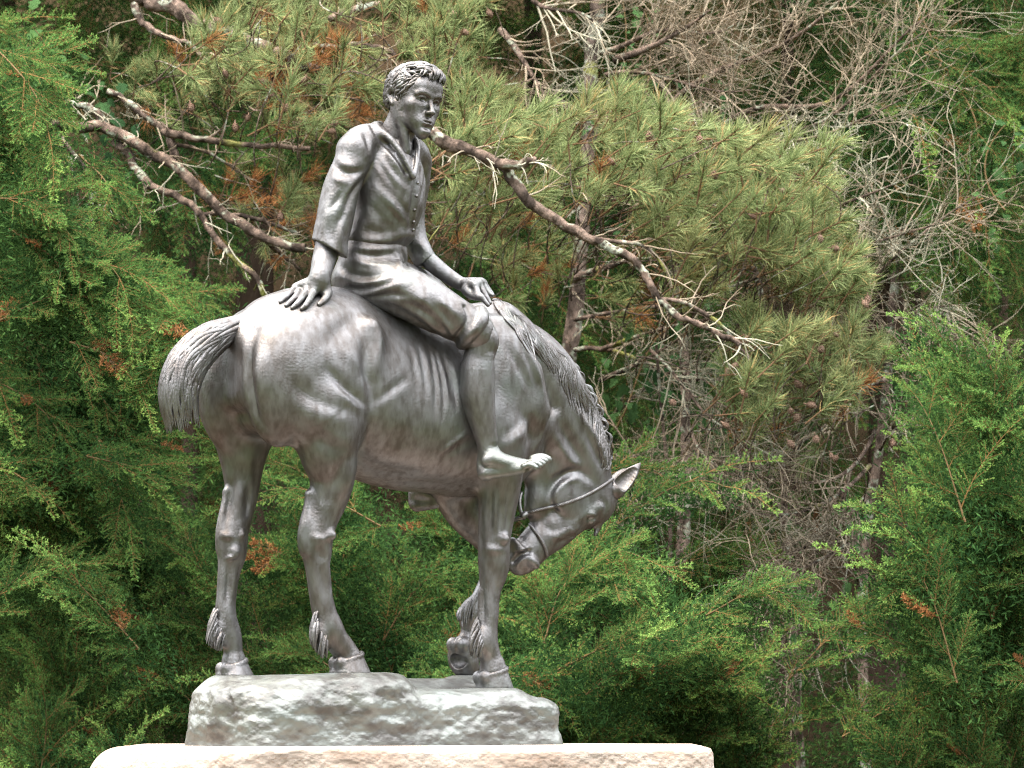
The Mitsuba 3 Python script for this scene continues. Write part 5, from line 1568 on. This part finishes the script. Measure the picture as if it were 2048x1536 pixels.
# trousers ------------------------------------------------------------
def build_trousers():
    F = Field(pt(640, 730, 0) + [0, -150, 0], pt(1020, 460, 0) + [0, 260, 0], 2.4)
    F.chain([(*pt(752, 492, -18), 58), (*pt(745, 530, -16), 64), (*pt(738, 560, -10), 66)], k=4, flat=(np.array([math.cos(math.radians(55)), math.sin(math.radians(55)), 0]), 0.82))
    F.ell(pt(715, 560, -30), (50, 50, 44), k=14)
    # right thigh over the horse's back
    F.chain([(*pt(738, 565, -40), 56), (*pt(790, 577, -68), 52), (*pt(845, 602, -74), 50), (*pt(895, 630, -68), 45), (*pt(935, 652, -58), 40), (*pt(952, 664, -52), 38)], k=14)
    # cuff
    ax = pt(958, 668, -50) - pt(925, 648, -60)
    ax /= np.linalg.norm(ax)
    c = pt(943, 655, -54)
    e1 = np.cross(ax, [0, 1, 0]); e1 /= np.linalg.norm(e1)
    e2 = np.cross(ax, e1)
    ring = [(*(c + (e1 * math.cos(q) + e2 * math.sin(q)) * 36 + ax * (3 * math.sin(2 * q))), 13.5) for q in np.linspace(0, 2 * math.pi, 20)]
    F.chain(ring, k=4, flat=None)
    F.chain([(*(c + ax * 14), 27), (*(c + ax * 60), 29)], k=3, mode='sub')
    # left thigh on the far side
    F.chain([(*pt(760, 560, 10), 52), (*pt(820, 575, 90), 46), (*pt(875, 620, 170), 42), (*pt(890, 690, 195), 38)], k=14)
    m = F.mesh(4)
    m = carve(m, [
        ([(672, 520), (700, 545), (740, 552), (775, 540)], -5, 7), ([(670, 540), (700, 562), (745, 566), (790, 552)], 4, 6), ([(672, 562), (705, 578), (750, 575), (790, 565)], -5, 6), ([(700, 515), (740, 530), (780, 528)], 4, 6), ([(705, 500), (745, 512), (785, 508)], -4, 6), ([(690, 585), (730, 588), (775, 575), (820, 570)], 4, 6), ([(720, 596), (760, 592), (800, 590), (830, 600)], -5, 6),
        ([(800, 500), (812, 520), (810, 540)], -5, 5), ([(785, 505), (798, 522), (800, 540)], 4, 5), ([(696, 496), (750, 500), (806, 494)], 3, 5),
        ([(740, 600), (790, 618), (840, 645), (890, 682)], -4, 8), ([(790, 600), (830, 615), (870, 640), (900, 670)], -4.5, 8), ([(800, 590), (850, 602), (890, 625)], 3, 9), ([(845, 595), (875, 615), (898, 642), (905, 665)], -5, 8), ([(870, 600), (905, 622), (925, 640)], 3, 8), ([(830, 625), (862, 650), (890, 672)], 4, 7), ([(885, 640), (900, 660), (910, 680)], 4, 5),
        ([(930, 612), (935, 640), (915, 672), (905, 690)], -6, 5, 0), ([(962, 612), (955, 645), (935, 678)], 2.5, 5),
    ])
    m = relax(m, 1)
    v = np.array(m.vertices)
    n = np.array(m.vertex_normals)
    v += n * ((meshkit.fbm(v / 32 + 9, 3) - .5) * 2.8)[:, None]
    put('trousers', trimesh.Trimesh(v, m.faces, process=False), 'bronze', BOY, label='creased trousers rolled up to the knee')


build_shirt()
build_trousers()

# ------------------------------------------------------------------ the bronze rock under the horse, and the pedestal
ZP = at(800, 1491, -120)[2]          # top of the pedestal (u)


def build_rock():
    lo, hi = np.array([350 - 1024, -390, ZP - 30.0]), np.array([1150 - 1024, 330, ZP + 190.0])
    F = Field(lo, hi, 4.0)
    r = np.random.default_rng(11)

    def slab(x, y, z):
        X = (x - HO[0]) * NF[0] + (y - HO[1]) * NF[1]
        Y = (x - HO[0]) * NL[0] + (y - HO[1]) * NL[1]
        def lobe(xa, xb, ya, yb, h, rr, lean):
            t = (z - ZP) / 140.0
            a = np.abs(X - (xa + xb) / 2) - ((xb - xa) / 2 - lean * t)
            b = np.abs(Y - (ya + yb) / 2 - 6 * np.sin(X / 60.0)) - ((yb - ya) / 2 - lean * t)
            side = np.sqrt(np.maximum(a + 60, 0) ** 2 + np.maximum(b + 60, 0) ** 2) - 60 + np.minimum(np.maximum(a, b) + 60, 0)
            tz = z - ZP - h
            return np.sqrt(np.maximum(side + rr, 0) ** 2 + np.maximum(tz + rr, 0) ** 2) - rr + np.minimum(np.maximum(side, tz) + rr, 0)
        fall = 16 * np.exp(-((X + 330) / 60.0) ** 2) - 5 * np.exp(-((X + 60) / 70.0) ** 2)
        d = lobe(-388, 36, -152, 152, 138 - fall, 34, 16)
        d = smin(d, lobe(-20, 372, -150, 60, 111 - 16 * np.exp(-((X - 320) / 55.0) ** 2), 40, 16), 30)
        d = smin(d, lobe(-30, 350, -20, 156, 132 - 10 * np.exp(-((X - 320) / 55.0) ** 2), 34, 16), 26)
        return np.maximum(d, ZP - 16 - z).astype(np.float32)
    F.op(slab, lo, hi, 1, 'add')
    m = F.mesh(2)
    v, n = np.array(m.vertices), np.array(m.vertex_normals)
    side = np.clip(1.15 - np.clip(n[:, 2], 0, 1), 0.15, 1)
    g = meshkit.fbm(v / [95, 95, 80], 4, 3) - .5
    rd = 1 - np.abs(2 * meshkit.fbm(v / [46, 46, 30] + 31, 3, 5) - 1)
    low = np.clip((v[:, 2] - ZP) / 30, 0.25, 1)
    v = v + n * ((g * 44 + (rd - .6) * 5.5) * side * low)[:, None]
    for x, y, z, q in [(*(hor(b[0], b[1], b[2])), rb) for _, _, b, rb in HOOVES] + [(*hor(935, 1352, 70), 30)]:
        dd = np.hypot(v[:, 0] - x, v[:, 1] - y)
        w = np.clip(1.9 - dd / q, 0, 1) * (n[:, 2] > 0.3)
        w = w * w * (3 - 2 * w)
        v[:, 2] += (z + 1.5 - v[:, 2]) * w
    return trimesh.Trimesh(v, m.faces, process=False)


put('rock_base', build_rock(), 'bronze_rock', STATUE, label='rough modelled rock mound under the hooves')
labels[STATUE] = {'label': 'grey bronze statue of a boy riding a grazing horse on a rock mound', 'category': 'statue'}


def build_pedestal():
    s = 0.022
    x0, x1, y0, y1, zt = (176 - 1024) * S * 0.96, (1424 - 1024) * S * 0.96, -0.66, 0.62, ZP * S + TGT[2]
    w, d, h = x1 - x0, y1 - y0, zt + 0.1
    nx, ny, nz = int(w / s), int(d / s), int(h / s)
    b = trimesh.creation.box((w, d, h))
    # a box with fine faces
    vs, fs, n = [], [], 0
    for ax in range(3):
        for sg in (-1, 1):
            u_, v_ = (ax + 1) % 3, (ax + 2) % 3
            c = (nx, ny, nz)
            gu, gv = np.meshgrid(np.linspace(-1, 1, c[u_] + 1), np.linspace(-1, 1, c[v_] + 1), indexing='ij')
            p = np.zeros((gu.size, 3))
            p[:, ax], p[:, u_], p[:, v_] = sg, gu.ravel(), gv.ravel()
            i, j = np.meshgrid(np.arange(c[u_]), np.arange(c[v_]), indexing='ij')
            k = c[v_] + 1
            q = np.stack([i * k + j, (i + 1) * k + j, (i + 1) * k + j + 1, i * k + j + 1], -1).reshape(-1, 4)
            vs.append(p); fs.append((q if sg > 0 else q[:, ::-1]) + n); n += len(p)
    v, f = np.vstack(vs) * [w / 2, d / 2, h / 2], np.vstack(fs)
    f = np.vstack([f[:, [0, 1, 2]], f[:, [0, 2, 3]]])
    m = trimesh.Trimesh(v, f, process=False)
    m.merge_vertices()
    v = np.array(m.vertices)
    # rounded shoulders: large at the left end, tight elsewhere
    R = (0.022 + 0.08 * np.clip((-w / 2 + 0.75 - v[:, 0]) / 0.6, 0, 1) ** 2)[:, None]
    half = np.array([w / 2, d / 2, h / 2])
    inner = np.clip(v, -half + R, half - R)
    e = v - inner
    l = np.linalg.norm(e, axis=1, keepdims=True)
    v = np.where(l > 1e-9, inner + e / np.maximum(l, 1e-9) * np.minimum(l, R), v)
    m = trimesh.Trimesh(v, m.faces, process=False)
    nn = np.array(m.vertex_normals)
    nz_ = meshkit.fbm(v * 3.1 + 4, 4, 2) - .5
    n2 = meshkit.fbm(v * 14 + 9, 3, 4) - .5
    topw = np.clip(nn[:, 2], 0, 1)
    v = v + nn * ((nz_ * 0.05 + n2 * 0.014) * (1 - 0.97 * topw))[:, None]
    v += [(x0 + x1) / 2, (y0 + y1) / 2, zt - h / 2]
    return trimesh.Trimesh(v, m.faces, process=False)


put('granite_pedestal', build_pedestal(), 'granite', smooth=True, units='m')
labels['granite_pedestal'] = {'label': 'pale pink rough granite block under the bronze statue', 'category': 'pedestal'}
